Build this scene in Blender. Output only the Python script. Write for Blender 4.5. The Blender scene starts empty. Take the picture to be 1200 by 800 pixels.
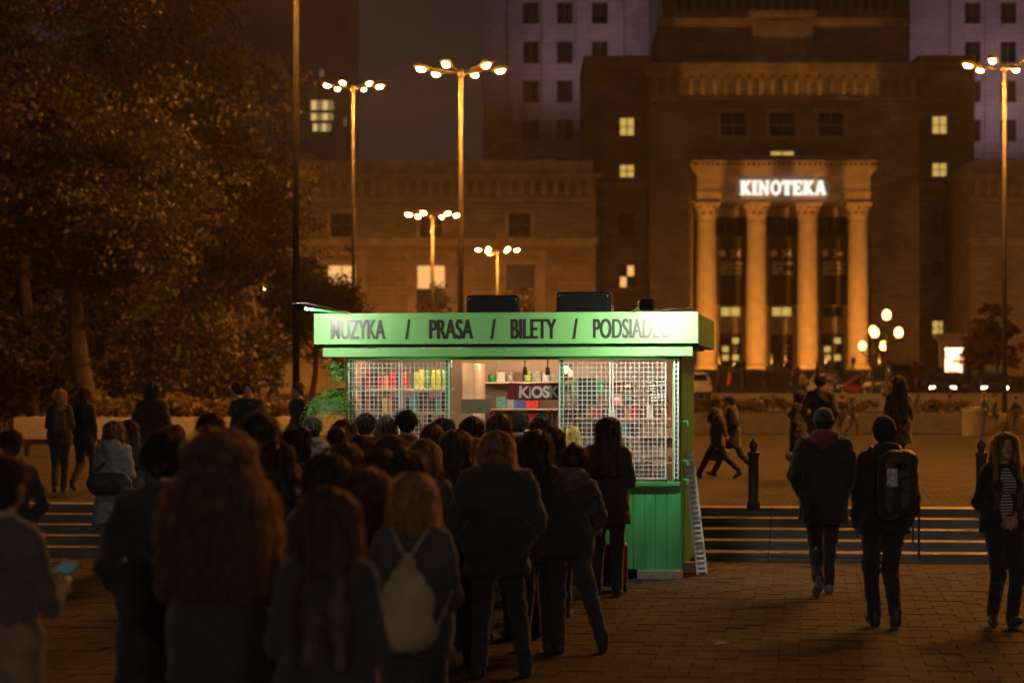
import bpy, bmesh, math, random
import numpy as np
from mathutils import Vector, Matrix, Euler
random.seed(7); RNG = np.random.default_rng(7)
SC = bpy.context.scene; COL = SC.collection
PI = math.pi
# ------------------------------------------------------------------ camera
F, CX, HY, CH = 2833.0, 600.0, 470.0, 1.88      # focal length in photo pixels, centre, horizon row, eye height
cd = bpy.data.cameras.new('camera'); cam = bpy.data.objects.new('camera', cd); COL.objects.link(cam)
cam.location = (0, 0, CH); cam.rotation_euler = (PI/2, 0, 0)
cd.sensor_width = 36; cd.lens = F/1200*36; cd.shift_y = (HY-400)/1200; cd.clip_end = 6000
cd.dof.use_dof = True; cd.dof.focus_distance = 25.4; cd.dof.aperture_fstop = 2.0; cd.dof.aperture_blades = 8
SC.camera = cam
# ------------------------------------------------------------------ night sky: last blue of the sky plus the city's own glow
w = bpy.data.worlds.new('World'); SC.world = w; w.use_nodes = True
nt = w.node_tree; nt.nodes.clear()
out = nt.nodes.new('ShaderNodeOutputWorld'); add = nt.nodes.new('ShaderNodeAddShader')
sky = nt.nodes.new('ShaderNodeTexSky'); sky.sky_type = 'NISHITA'; sky.sun_disc = False
sky.sun_elevation = math.radians(-4); sky.sun_rotation = math.radians(200)
b1 = nt.nodes.new('ShaderNodeBackground'); b1.inputs['Strength'].default_value = 0.02
nt.links.new(sky.outputs[0], b1.inputs['Color'])
b2 = nt.nodes.new('ShaderNodeBackground'); b2.inputs['Color'].default_value = (1.0, 0.74, 0.70, 1); b2.inputs['Strength'].default_value = 0.0078
nt.links.new(b1.outputs[0], add.inputs[0]); nt.links.new(b2.outputs[0], add.inputs[1]); nt.links.new(add.outputs[0], out.inputs['Surface'])
SC.view_settings.view_transform = 'Standard'; SC.view_settings.look = 'None'
SC.view_settings.exposure = 1.3; SC.view_settings.gamma = 1.0
SC.render.engine = 'CYCLES'
cy = SC.cycles; cy.use_denoising = True; cy.max_bounces = 4; cy.diffuse_bounces = 2; cy.use_adaptive_sampling = True; cy.adaptive_threshold = .02; cy.glossy_bounces = 2; cy.transmission_bounces = 4
cy.transparent_max_bounces = 8; cy.caustics_reflective = False; cy.caustics_refractive = False; cy.sample_clamp_indirect = 2.0
cy.use_light_tree = True; cy.volume_bounces = 0
SODIUM = (1.0, 0.34, 0.048)
LAMP_L = 2300.0          # radiance of one sodium street-lamp bowl
# ------------------------------------------------------------------ materials
MATS = {}
def nodes_of(m):
    m.use_nodes = True
    return m.node_tree, m.node_tree.nodes['Principled BSDF']
def mat(name, c, rough=0.7, var=0.15, scale=8.0, bump=0.0, metal=0.0, sheen=0.0, spec=None, stretch=None, bscale=None, translucent=0.0, island=0.0, gain=1.0):
    if name in MATS: return MATS[name]
    m = bpy.data.materials.new(name); t, p = nodes_of(m)
    p.inputs['Roughness'].default_value = rough; p.inputs['Metallic'].default_value = metal
    if sheen: p.inputs['Sheen Weight'].default_value = sheen
    if spec is not None: p.inputs['Specular IOR Level'].default_value = spec
    tc = t.nodes.new('ShaderNodeTexCoord'); src = tc.outputs['Object']
    if stretch:
        mp = t.nodes.new('ShaderNodeMapping'); mp.inputs['Scale'].default_value = stretch
        t.links.new(src, mp.inputs['Vector']); src = mp.outputs['Vector']
    n = t.nodes.new('ShaderNodeTexNoise'); n.inputs['Scale'].default_value = scale; n.inputs['Detail'].default_value = 5
    t.links.new(src, n.inputs['Vector'])
    r = t.nodes.new('ShaderNodeValToRGB'); r.color_ramp.elements[0].position = 0.3; r.color_ramp.elements[1].position = 0.7
    r.color_ramp.elements[0].color = (*[x*(1-var) for x in c], 1); r.color_ramp.elements[1].color = (*[min(1, x*(1+var)) for x in c], 1)
    t.links.new(n.outputs['Fac'], r.inputs['Fac']); colo = r.outputs['Color']
    if island:
        gm = t.nodes.new('ShaderNodeNewGeometry'); mr = t.nodes.new('ShaderNodeMapRange'); mr.inputs['To Min'].default_value = 1-island; mr.inputs['To Max'].default_value = 1+island
        t.links.new(gm.outputs['Random Per Island'], mr.inputs['Value']); vm = t.nodes.new('ShaderNodeVectorMath'); vm.operation = 'SCALE'
        t.links.new(colo, vm.inputs[0]); t.links.new(mr.outputs[0], vm.inputs['Scale']); colo = vm.outputs[0]
    t.links.new(colo, p.inputs['Base Color'])
    if bump:
        n2 = t.nodes.new('ShaderNodeTexNoise'); n2.inputs['Scale'].default_value = bscale or scale*4; n2.inputs['Detail'].default_value = 4
        t.links.new(src, n2.inputs['Vector'])
        b = t.nodes.new('ShaderNodeBump'); b.inputs['Strength'].default_value = bump; b.inputs['Distance'].default_value = 0.01
        t.links.new(n2.outputs['Fac'], b.inputs['Height']); t.links.new(b.outputs['Normal'], p.inputs['Normal'])
    if translucent:
        tr = t.nodes.new('ShaderNodeBsdfTranslucent'); mx = t.nodes.new('ShaderNodeMixShader'); mx.inputs[0].default_value = translucent
        gv = t.nodes.new('ShaderNodeVectorMath'); gv.operation = 'SCALE'; gv.inputs['Scale'].default_value = gain; t.links.new(colo, gv.inputs[0]); t.links.new(gv.outputs[0], tr.inputs['Color'])
        t.links.new(p.outputs[0], mx.inputs[1]); t.links.new(tr.outputs[0], mx.inputs[2])
        t.links.new(mx.outputs[0], t.nodes['Material Output'].inputs['Surface'])
    MATS[name] = m; return m
def emit(name, c, s):
    if name in MATS: return MATS[name]
    m = bpy.data.materials.new(name); t, p = nodes_of(m)
    p.inputs['Base Color'].default_value = (0.05, 0.05, 0.05, 1)
    p.inputs['Emission Color'].default_value = (*c, 1); p.inputs['Emission Strength'].default_value = s
    MATS[name] = m; return m
def brickmat(name, c1, c2, mortar, bw, bh, ms=0.02, vertical=True, rough=0.85, bump=0.4, dist=0.02, noise=0.35, nscale=0.6):
    if name in MATS: return MATS[name]
    m = bpy.data.materials.new(name); t, p = nodes_of(m); p.inputs['Roughness'].default_value = rough
    g = t.nodes.new('ShaderNodeNewGeometry'); src = g.outputs['Position']
    if vertical:
        s = t.nodes.new('ShaderNodeSeparateXYZ'); cb = t.nodes.new('ShaderNodeCombineXYZ'); ad = t.nodes.new('ShaderNodeMath'); ad.operation = 'ADD'
        t.links.new(src, s.inputs[0]); t.links.new(s.outputs[0], ad.inputs[0]); t.links.new(s.outputs[1], ad.inputs[1])
        t.links.new(ad.outputs[0], cb.inputs[0]); t.links.new(s.outputs[2], cb.inputs[1]); v = cb.outputs[0]
    else:
        mp = t.nodes.new('ShaderNodeMapping'); mp.inputs['Rotation'].default_value = (0, 0, math.radians(8)); t.links.new(src, mp.inputs['Vector']); v = mp.outputs['Vector']
    b = t.nodes.new('ShaderNodeTexBrick'); b.inputs['Scale'].default_value = 1
    b.inputs['Brick Width'].default_value = bw; b.inputs['Row Height'].default_value = bh; b.inputs['Mortar Size'].default_value = ms
    b.inputs['Color1'].default_value = (*c1, 1); b.inputs['Color2'].default_value = (*c2, 1); b.inputs['Mortar'].default_value = (*mortar, 1)
    t.links.new(v, b.inputs['Vector'])
    n = t.nodes.new('ShaderNodeTexNoise'); n.inputs['Scale'].default_value = nscale; n.inputs['Detail'].default_value = 6; t.links.new(src, n.inputs['Vector'])
    mx = t.nodes.new('ShaderNodeMix'); mx.data_type = 'RGBA'; mx.blend_type = 'MULTIPLY'; mx.inputs[0].default_value = 1
    rr = t.nodes.new('ShaderNodeValToRGB'); rr.color_ramp.elements[0].position = .3; rr.color_ramp.elements[1].position = .7
    rr.color_ramp.elements[0].color = (1-noise,)*3+(1,); rr.color_ramp.elements[1].color = (1, 1, 1, 1)
    t.links.new(n.outputs['Fac'], rr.inputs['Fac']); t.links.new(b.outputs['Color'], mx.inputs[6]); t.links.new(rr.outputs['Color'], mx.inputs[7])
    t.links.new(mx.outputs[2], p.inputs['Base Color'])
    if bump:
        bp = t.nodes.new('ShaderNodeBump'); bp.inputs['Strength'].default_value = bump; bp.inputs['Distance'].default_value = dist; bp.invert = True
        t.links.new(b.outputs['Fac'], bp.inputs['Height']); t.links.new(bp.outputs['Normal'], p.inputs['Normal'])
    MATS[name] = m; return m
def glass(name, tint=(1, 1, 1), rough=0.0):
    if name in MATS: return MATS[name]
    m = bpy.data.materials.new(name); m.use_nodes = True; t = m.node_tree; t.nodes.clear()
    o = t.nodes.new('ShaderNodeOutputMaterial'); tr = t.nodes.new('ShaderNodeBsdfTransparent'); gl = t.nodes.new('ShaderNodeBsdfGlossy')
    tr.inputs[0].default_value = (*tint, 1); gl.inputs['Roughness'].default_value = max(rough, .03)
    fr = t.nodes.new('ShaderNodeFresnel'); mx = t.nodes.new('ShaderNodeMixShader')
    t.links.new(fr.outputs[0], mx.inputs[0]); t.links.new(tr.outputs[0], mx.inputs[1]); t.links.new(gl.outputs[0], mx.inputs[2]); t.links.new(mx.outputs[0], o.inputs[0])
    MATS[name] = m; return m
# ------------------------------------------------------------------ mesh helpers
class MB:
    def __init__(s): s.v = []; s.f = []
    def add(s, v, f):
        o = len(s.v); s.v += [tuple(x) for x in v]; s.f += [tuple(i+o for i in q) for q in f]; return s
    def box(s, x0, x1, y0, y1, z0, z1, M=None):
        v = [(x, y, z) for z in (z0, z1) for y in (y0, y1) for x in (x0, x1)]
        if M is not None: v = [tuple(M @ Vector(p)) for p in v]
        return s.add(v, [(0, 2, 3, 1), (4, 5, 7, 6), (0, 1, 5, 4), (2, 6, 7, 3), (0, 4, 6, 2), (1, 3, 7, 5)])
    def bev(s, x0, x1, y0, y1, z0, z1, b, M=None):
        """box with chamfered edges"""
        bm = bmesh.new(); bmesh.ops.create_cube(bm, size=1)
        for v in bm.verts: v.co = Vector(((x0+x1)/2+v.co.x*(x1-x0), (y0+y1)/2+v.co.y*(y1-y0), (z0+z1)/2+v.co.z*(z1-z0)))
        bmesh.ops.bevel(bm, geom=bm.edges[:], offset=b, segments=2, affect='EDGES', profile=.6)
        bm.verts.index_update(); v = [(M @ q.co if M is not None else q.co) for q in bm.verts]; f = [[q.index for q in g.verts] for g in bm.faces]; bm.free()
        return s.add(v, f)
    def tube(s, pts, r, n=8, cap=True):
        pts = [Vector(p) for p in pts]; rs = r if isinstance(r, (list, tuple)) else [r]*len(pts); V = []; Fc = []
        for i, p in enumerate(pts):
            d = (pts[min(i+1, len(pts)-1)]-pts[max(i-1, 0)]); d = d.normalized() if d.length > 1e-9 else Vector((0, 0, 1))
            a = d.cross(Vector((0, 0, 1)) if abs(d.z) < .9 else Vector((1, 0, 0))).normalized(); b = d.cross(a)
            for k in range(n):
                t = 2*PI*k/n; V.append(p+(a*math.cos(t)+b*math.sin(t))*rs[i])
        for i in range(len(pts)-1):
            for k in range(n): Fc.append((i*n+k, (i+1)*n+k, (i+1)*n+(k+1) % n, i*n+(k+1) % n))
        if cap: Fc.append(tuple(range(n))); Fc.append(tuple((len(pts)-1)*n+k for k in reversed(range(n))))
        return s.add(V, Fc)
    def lathe(s, prof, c=(0, 0, 0), n=16, sx=1, sy=1, M=None):
        V = []; Fc = []
        for (r, z) in prof:
            for k in range(n):
                t = 2*PI*k/n; p = Vector((c[0]+r*math.cos(t)*sx, c[1]+r*math.sin(t)*sy, c[2]+z)); V.append(M @ p if M is not None else p)
        m = len(prof)
        for i in range(m-1):
            for k in range(n): Fc.append((i*n+k, i*n+(k+1) % n, (i+1)*n+(k+1) % n, (i+1)*n+k))
        Fc.append(tuple(reversed(range(n)))); Fc.append(tuple((m-1)*n+k for k in range(n)))
        return s.add(V, Fc)
    def ball(s, c, r, n=12, m=7):
        rr = (r, r, r) if not isinstance(r, (tuple, list)) else r
        V = []; Fc = []
        for i in range(m+1):
            th = PI*i/m*.98+.01*PI
            for k in range(n):
                t = 2*PI*k/n; V.append((c[0]+rr[0]*math.sin(th)*math.cos(t), c[1]+rr[1]*math.sin(th)*math.sin(t), c[2]-rr[2]*math.cos(th)))
        for i in range(m):
            for k in range(n): Fc.append((i*n+k, i*n+(k+1) % n, (i+1)*n+(k+1) % n, (i+1)*n+k))
        Fc.append(tuple(reversed(range(n)))); Fc.append(tuple(m*n+k for k in range(n)))
        return s.add(V, Fc)
    def prism(s, poly, y0, y1, axis='y'):
        """polygon in (a,b) extruded along an axis: y -> (x,z); x -> (y,z)"""
        n = len(poly); P = (lambda a, b, t: (a, t, b)) if axis == 'y' else (lambda a, b, t: (t, a, b))
        V = [P(a, b, y0) for a, b in poly]+[P(a, b, y1) for a, b in poly]
        return s.add(V, [tuple(range(n)), tuple(reversed(range(n, 2*n)))]+[(i, i+n, (i+1) % n+n, (i+1) % n) for i in range(n)])
    def quad(s, a, b, c, d): return s.add([a, b, c, d], [(0, 1, 2, 3)])
    def mesh(s, name, smooth=False, off=None):
        me = bpy.data.meshes.new(name); v = s.v if off is None else [(a-off[0], b-off[1], c-off[2]) for a, b, c in s.v]
        me.from_pydata(v, [], s.f); me.update()
        if smooth: me.shade_smooth()
        return me
    def build(s, name, m, parent=None, smooth=False, world=False, loc=None):
        """world=True: coordinates are world ones and the parent is only moved, not turned"""
        off = None
        if world and parent is not None: off = parent['_loc']
        if loc is not None: off = loc
        o = obj(name, s.mesh(name, smooth, off), m, parent)
        if loc is not None: o.location = loc
        return o
LOCS = {}
def obj(name, me, m, parent=None):
    o = bpy.data.objects.new(name, me); COL.objects.link(o)
    if m is not None and len(me.materials) == 0: me.materials.append(m)
    if parent is not None: o.parent = parent
    return o
def tag(o, label, cat, group=None, kind=None):
    if label: o['label'] = label
    if cat: o['category'] = cat
    if group: o['group'] = group
    if kind: o['kind'] = kind
    return o
class Thing:
    """an Empty at a thing's base"""
def thing(name, label, cat, loc=(0, 0, 0), rz=0, group=None):
    o = bpy.data.objects.new(name, None); COL.objects.link(o); o.empty_display_size = .1
    o.location = loc; o.rotation_euler = (0, 0, rz); LOCS[o.name] = tuple(loc)
    return tag(o, label, cat, group)
def wb(mb, name, m, parent, smooth=False):
    """build from world coordinates under an unrotated Empty (or an unmoved part of it)"""
    off = LOCS[parent.name]; o = obj(name, mb.mesh(name, smooth, off), m, parent); LOCS[o.name] = off; return o
def struct(name, mb, m, smooth=False): return tag(obj(name, mb.mesh(name, smooth), m), None, None, kind='structure')
def copy_tree(o, parent=None):
    c = o.copy(); COL.objects.link(c)
    if parent is not None: c.parent = parent
    for ch in o.children: copy_tree(ch, c)
    return c
def W(px, py, D): return Vector(((px-CX)/F*D, D, CH-(py-HY)/F*D))
def text_mesh(txt, size, off=0.0, ext=0.0, sx=1.0, align='LEFT', font_space=1.0):
    cu = bpy.data.curves.new('t', 'FONT'); cu.body = txt; cu.size = size; cu.offset = off; cu.extrude = ext; cu.align_x = align; cu.space_character = font_space
    o = bpy.data.objects.new('t', cu); COL.objects.link(o); dg = bpy.context.evaluated_depsgraph_get(); dg.update()
    me = bpy.data.meshes.new_from_object(o.evaluated_get(dg)); bpy.data.objects.remove(o); bpy.data.curves.remove(cu)
    for v in me.vertices: v.co = (v.co.x*sx, -v.co.z, v.co.y)
    me.materials.clear(); return me
# ------------------------------------------------------------------ shared materials
M_green = mat('green_paint', (0.055, 0.35, 0.11), .45, .30, 2.6, .1, stretch=(1.6, 1.6, .35))
M_green2 = mat('sign_green_paint', (0.20, 0.52, 0.17), .42, .14, 1.6, .03, spec=.5, stretch=(1, 1, .5))
M_white = mat('white_enamel', (0.72, 0.74, 0.70), .4, .06, 10)
M_black = mat('black_plastic', (0.016, 0.016, 0.017), .45, .2, 20, .2)
M_iron = mat('dark_iron', (0.02, 0.019, 0.018), .5, .3, 15, .3)
M_pole = mat('lamp_pole_paint', (0.034, 0.031, 0.028), .55, .2, 6)
M_conc = mat('concrete', (0.26, 0.25, 0.23), .9, .25, 12, .4)
M_lamp = emit('sodium_bowl', SODIUM, LAMP_L)
M_globe = emit('opal_globe', (1.0, .50, .14), 2.6)
M_amber = emit('amber_refractor', (1.0, .40, .06), 1.1)  # glow colour standing in for the amber halo round each lamp head
M_lampw = emit('white_street_bowl', (1.0, .80, .66), 2500)  # bowls of the added fill masts behind the camera
M_peach = mat('peach_wall', (0.72, 0.50, 0.36), .8, .06, 4)
M_step = mat('stair_stone', (0.088, 0.08, 0.073), .58, .35, 2.5, .3, bscale=40)
M_slab = [mat('paving_slab_%d' % i, c, .85, .4, 3.0, .4, bscale=60, spec=.08) for i, c in enumerate([(.040, .037, .034), (.043, .040, .037), (.037, .034, .032), (.046, .042, .039)])]
M_pave = brickmat('far_paving', (.062, .055, .049), (.045, .040, .036), (.022, .02, .018), .24, .24, .018, vertical=False, rough=.9, bump=.8, noise=.6, nscale=1.3)
M_pave.node_tree.nodes['Principled BSDF'].inputs['Specular IOR Level'].default_value = .10
M_asph = mat('asphalt', (0.05, 0.05, 0.05), .8, .25, 5, .3)
M_fac = brickmat('limestone_ashlar', (.38, .315, .265), (.28, .235, .20), (.18, .15, .125), 1.6, .62, .04, noise=.4, nscale=.25)
M_fac2 = mat('dressed_limestone', (.34, .285, .24), .85, .25, .6, .3)
M_dark = mat('dark_glass', (0.012, 0.012, 0.014), .15, .1, 3)
M_winlit = emit('lit_window', (1.0, .66, .16), .24)
M_winlit2 = emit('warm_window', (1.0, .50, .16), .40)
M_frame = mat('window_frame', (0.05, 0.04, 0.035), .6, .2, 5)
# ------------------------------------------------------------------ the ground: lower plaza, stairs, upper plaza, road, terraces
TH = math.radians(7.0)                       # stairs, paving and kiosk are turned a little to the picture plane
ux, uy = math.cos(TH), -math.sin(TH)          # along the stairs, to the right (nearer)
vx, vy = math.sin(TH), math.cos(TH)           # away
ST0 = Vector((4.0, 28.25, 0))
def SP(a, b, z): return (ST0.x+ux*a+vx*b, ST0.y+uy*a+vy*b, z)   # a along, b away
RISE, TREAD, NST = .105, .60, 5
E1 = RISE*NST
g = MB(); g.quad((-700, -170, -.06), (700, -170, -.06), (700, 900, -.06), (-700, 900, -.06)); struct('ground', g, M_asph)
g = MB(); g.quad(SP(-90, -150, -.009), SP(90, -150, -.009), SP(90, 2, -.009), SP(-90, 2, -.009)); low = struct('lower_plaza', g, M_pave)
# slabs of the lower plaza, laid as pieces where they show
SL = .30
slab_me = []
for i in range(4):
    b = MB(); b.bev(-SL/2+.004, SL/2-.004, -SL/2+.004, SL/2-.004, -.035, 0, .005); me = b.mesh('paving_slab'); me.materials.append(M_slab[i]); slab_me.append(me)
cells = []
for ia in range(-48, 23):
    for ib in range(-64, 0):
        p = SP(ia*SL+(SL/2 if ib % 2 else 0), ib*SL+SL/2-.0, 0)
        if p[1] < 10.5: continue
        px = CX+p[0]*F/p[1]; py = HY+CH*F/p[1]
        if px < -60 or px > 1260 or py > 830: continue
        vis = 1.0 if (px > 640 or px < 190) else .3
        cells.append((-vis*F/p[1], p))
cells.sort(key=lambda c: c[0])
rest = MB()
for i, (k, p) in enumerate(cells):
    z = random.uniform(-.004, .003); rx, ry = random.uniform(-.006, .006), random.uniform(-.006, .006)
    if i < 300:
        o = obj('paving_slab', random.choice(slab_me), None, low); o.location = (p[0], p[1], z); o.rotation_euler = (rx, ry, -TH)
    else:
        rest.box(-SL/2+.006, SL/2-.006, -SL/2+.006, SL/2-.006, -.035, 0, Matrix.Translation((p[0], p[1], z)) @ Euler((rx, ry, -TH)).to_matrix().to_4x4())
r = rest.build('paving_slabs', M_slab[0], low); r['kind'] = 'stuff'
# first stairs
stairs = tag(bpy.data.objects.new('stairs', None), None, None, kind='structure'); COL.objects.link(stairs)
def step_run(par, nst, a0, a1, tread, rise, fn, z0, m, lip=.02, n_seg=1):
    for k in range(nst):
        for q in range(n_seg):
            A0 = a0+(a1-a0)*q/n_seg+.004; A1 = a0+(a1-a0)*(q+1)/n_seg-.004
            b = MB(); j = random.uniform(-.006, .006)
            P = [(k*tread-lip+j, z0+(k+1)*rise-.045), (k*tread-lip+j, z0+(k+1)*rise-.006), (k*tread-lip+.008+j, z0+(k+1)*rise), ((k+1)*tread+.03, z0+(k+1)*rise),
                 ((k+1)*tread+.03, z0-.02), (k*tread+j, z0-.02), (k*tread+j, z0+(k+1)*rise-.045)]
            n = len(P); V = [fn(A0, y, z) for y, z in P]+[fn(A1, y, z) for y, z in P]
            b.add(V, [tuple(range(n)), tuple(reversed(range(n, 2*n)))]+[(i, i+n, (i+1) % n+n, (i+1) % n) for i in range(n)])
            obj('step', b.mesh('step'), m, par)
step_run(stairs, NST, -17.0, 15.0, TREAD, RISE, SP, 0, M_step, n_seg=10)
b = MB()
for sg in (-1, 1):
    A = (-17.0, -60) if sg < 0 else (15.0, 60)
    V = [SP(A[0], 0, -.02), SP(A[1], 0, -.02), SP(A[1], 0, E1), SP(A[0], 0, E1)]
    b.quad(*V)
struct('retaining_wall', b, M_conc)
b = MB(); far1 = 97.5
b.add([SP(-120, TREAD*NST-.02, E1-.004), SP(120, TREAD*NST-.02, E1-.004), (120, 99, E1-.004), (-120, 99, E1-.004)], [(0, 1, 2, 3)])
struct('upper_plaza', b, M_pave)
# second stairs, terrace with planting, road, grand stairs to the palace
st2 = tag(bpy.data.objects.new('stairs', None), None, None, kind='structure'); COL.objects.link(st2)
N2, R2, T2 = 7, .12, .6; E2 = E1+N2*R2
step_run(st2, N2, -6.0, 34.0, T2, R2, lambda a, y, z: (a, 98+y, z), E1, M_step, n_seg=4, lip=.05)
b = MB(); b.quad((-120, 98, E1-.05), (-6, 98, E1-.05), (-6, 98, E2), (-120, 98, E2)); struct('retaining_wall', b, M_conc)
b = MB(); b.quad((-120, 98.0, E2-.004), (-6, 98.0, E2-.004), (-6, 132, E2-.004), (-120, 132, E2-.004)); b.quad((-6, 98+T2*N2-.02, E2-.004), (120, 98+T2*N2-.02, E2-.004), (120, 132, E2-.004), (-6, 132, E2-.004)); struct('terrace', b, M_pave)
ER = 2.1
b = MB(); b.bev(-80, 9.5, 128, 128.5, E2-.05, 2.30, .03); tag(obj('low_wall', b.mesh('low_wall'), M_conc), 'low pale stone wall along the road behind the flower bed', 'wall')
b = MB(); b.bev(10.6, 60, 128, 128.5, E2-.05, 2.30, .03); tag(obj('low_wall', b.mesh('low_wall'), M_conc), 'low pale stone wall along the road below the globe lamps', 'wall')
b = MB(); b.box(-300, 300, 128.6, 216, ER-.6, ER); struct('road', b, M_asph)
EP = 5.8
st3 = tag(bpy.data.objects.new('stairs', None), None, None, kind='structure'); COL.objects.link(st3)
N3 = 24; step_run(st3, N3, 12.0, 68.0, 3.5, (EP-ER)/N3, lambda a, y, z: (a, 215+y, z), ER, M_step, lip=.05)
b = MB(); b.box(-200, 12.0, 216, 700, -.5, ER+.02); b.box(68, 260, 216, 700, -.5, ER+.02); b.box(12, 68, 298.9, 330, -.5, EP-.004); struct('palace_terrace', b, M_pave)

# ------------------------------------------------------------------ the palace
DP = 318.0
def PX(px, D=DP): return (px-CX)/F*D
def PZ(py, D=DP): return CH-(py-HY)/F*D
def facade(mb, x0, x1, z0, z1, y, holes, dep, back=True):
    """a wall face toward the camera at depth y with real openings and reveals"""
    xs = sorted({x0, x1, *[h[0] for h in holes], *[h[1] for h in holes]}); zs = sorted({z0, z1, *[h[2] for h in holes], *[h[3] for h in holes]})
    for i in range(len(xs)-1):
        for j in range(len(zs)-1):
            cx, cz = (xs[i]+xs[i+1])/2, (zs[j]+zs[j+1])/2
            if any(h[0] < cx < h[1] and h[2] < cz < h[3] for h in holes): continue
            mb.quad((xs[i], y, zs[j]), (xs[i+1], y, zs[j]), (xs[i+1], y, zs[j+1]), (xs[i], y, zs[j+1]))
    for a, b_, c, d in holes:
        e = y+dep
        mb.quad((a, y, c), (a, e, c), (a, e, d), (a, y, d)); mb.quad((b_, y, d), (b_, e, d), (b_, e, c), (b_, y, c))
        mb.quad((a, y, d), (a, e, d), (b_, e, d), (b_, y, d)); mb.quad((b_, y, c), (b_, e, c), (a, e, c), (a, y, c))
def window(par, h, y, dep, m, nx=2, nz=2, surround=True, ledge=True, fm=M_frame, checker=True):
    x0, x1, z0, z1 = h; b = MB(); t = .12; e = y+dep
    b.box(x0, x0+t, e-.12, e, z0, z1); b.box(x1-t, x1, e-.12, e, z0, z1); b.box(x0+t, x1-t, e-.12, e, z0, z0+t); b.box(x0+t, x1-t, e-.12, e, z1-t, z1)
    for i in range(1, nx): xm = x0+(x1-x0)*i/nx; b.box(xm-t/2, xm+t/2, e-.12, e, z0+t, z1-t)
    wdw = wb(b, 'window', fm, par)
    for i in range(nx):
        a0 = x0+(x1-x0)*i/nx+t*.6; a1 = x0+(x1-x0)*(i+1)/nx-t*.6
        for j in range(nz):
            c0 = z0+(z1-z0)*j/nz+t*.6; c1 = z0+(z1-z0)*(j+1)/nz-t*.6
            mm = m[(i+j if checker else j) % len(m)] if isinstance(m, list) else m
            b = MB(); b.box(a0, a1, e-.05, e-.01, c0, c1); wb(b, 'pane', mm, wdw)
    if surround:
        b = MB(); f = .45
        b.box(x0-f, x0-.003, y-.18, y+.1, z0, z1); b.box(x1+.003, x1+f, y-.18, y+.1, z0, z1); b.box(x0-f-.1, x1+f+.1, y-.25, y+.1, z1+.003, z1+f)
        wb(b, 'surround', M_fac2, wdw)
    if ledge:
        b = MB(); b.box(x0-.5, x1+.5, y-.35, y+.1, z0-.35, z0-.003); wb(b, 'sill', M_fac2, wdw)
def cornice(par, x0, x1, y, z0, z1, proj, name='cornice', ends=True, n=4):
    """stepped moulding running along x"""
    b = MB(); h = (z1-z0)/n
    for i in range(n):
        p = proj*(i+1)/n; e = p if ends else 0
        b.box(x0-e, x1+e, y-p, y+.3, z0+i*h+(.003 if i else 0), z0+(i+1)*h)
    return wb(b, name, M_fac2, par)
def brackets(par, x0, x1, y, z0, z1, proj, step, wd):
    n = int((x1-x0)/step); bmesh_ = None
    for i in range(n):
        xc = x0+(x1-x0)*(i+.5)/n
        b = MB(); P = [(y+.02, z0), (y-proj*.45, z0+(z1-z0)*.2), (y-proj*.95, z0+(z1-z0)*.65), (y-proj, z1), (y+.02, z1)]
        if bmesh_ is None: b.prism(P, -wd/2, wd/2, 'x'); bmesh_ = b.mesh('bracket', False, (0, LOCS[par.name][1], LOCS[par.name][2]))
        o = obj('bracket', bmesh_, M_fac2, par); o.location = (xc-LOCS[par.name][0], 0, 0)
px0 = PX(918)
pal = thing('palace', 'huge stone palace with a lit columned entrance and a marked cornice', 'building', (px0, DP, EP))
# central block face
Dm = 321.0
m0, m1 = PX(762, Dm), PX(1077, Dm); zc = PZ(88, Dm)
b = MB(); H3 = [(PX(x-15, Dm), PX(x+15, Dm), PZ(160, Dm), PZ(132, Dm)) for x in (860, 917, 974)]
Hs = (PX(903, Dm), PX(932, Dm), PZ(188, Dm), PZ(176, Dm))
portal = (PX(812, Dm), PX(1022, Dm), EP-.3, PZ(240, Dm))
facade(b, m0, m1, EP-.5, zc, Dm, H3+[Hs, portal], .9)
b.quad((m0, Dm, EP-.5), (m0, Dm, zc), (m0, Dm+30, zc), (m0, Dm+30, EP-.5)); b.quad((m1, Dm, EP-.5), (m1, Dm+30, EP-.5), (m1, Dm+30, zc), (m1, Dm, zc))
wb(b, 'wall', M_fac, pal)
for h in H3: window(pal, h, Dm, .9, M_dark, 2, 2)
window(pal, Hs, Dm, .9, M_winlit, 2, 1, surround=False, ledge=False)
cornice(pal, m0, m1, Dm, PZ(92, Dm), PZ(75, Dm), 1.4)
brackets(pal, m0, m1, Dm, PZ(112, Dm), PZ(92, Dm)-.01, .7, 1.5, .55)
b = MB(); b.box(m0, m1, Dm-.25, Dm+.1, PZ(118, Dm), PZ(114, Dm)); wb(b, 'string_course', M_fac2, pal)
# attic tiers above
b = MB(); b.box(m0+1.5, m1-1.5, Dm+1.2, Dm+26, PZ(75, Dm), PZ(20, Dm)); b.box(m0+3, m1-3, Dm+3, Dm+24, PZ(20, Dm), PZ(-60, Dm)); wb(b, 'attic', M_fac, pal)
cornice(pal, m0+1.5, m1-1.5, Dm+1.2, PZ(30, Dm), PZ(20, Dm), .6)
b = MB(); xa, xb_ = PX(882, Dm), PX(953, Dm)
b.box(xa, xb_, Dm+.5, Dm+2, PZ(62, Dm), PZ(13, Dm)); b.box(xa-.5, xb_+.5, Dm+.2, Dm+2, PZ(19, Dm), PZ(12, Dm)-.01); b.box(xa+.9, xb_-.9, Dm+.35, Dm+1, PZ(52, Dm), PZ(24, Dm)); b.box(xa-1.2, xb_+1.2, Dm+.3, Dm+2, PZ(75, Dm), PZ(62, Dm)-.01)
wb(b, 'attic_panel', M_fac2, pal)
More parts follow.
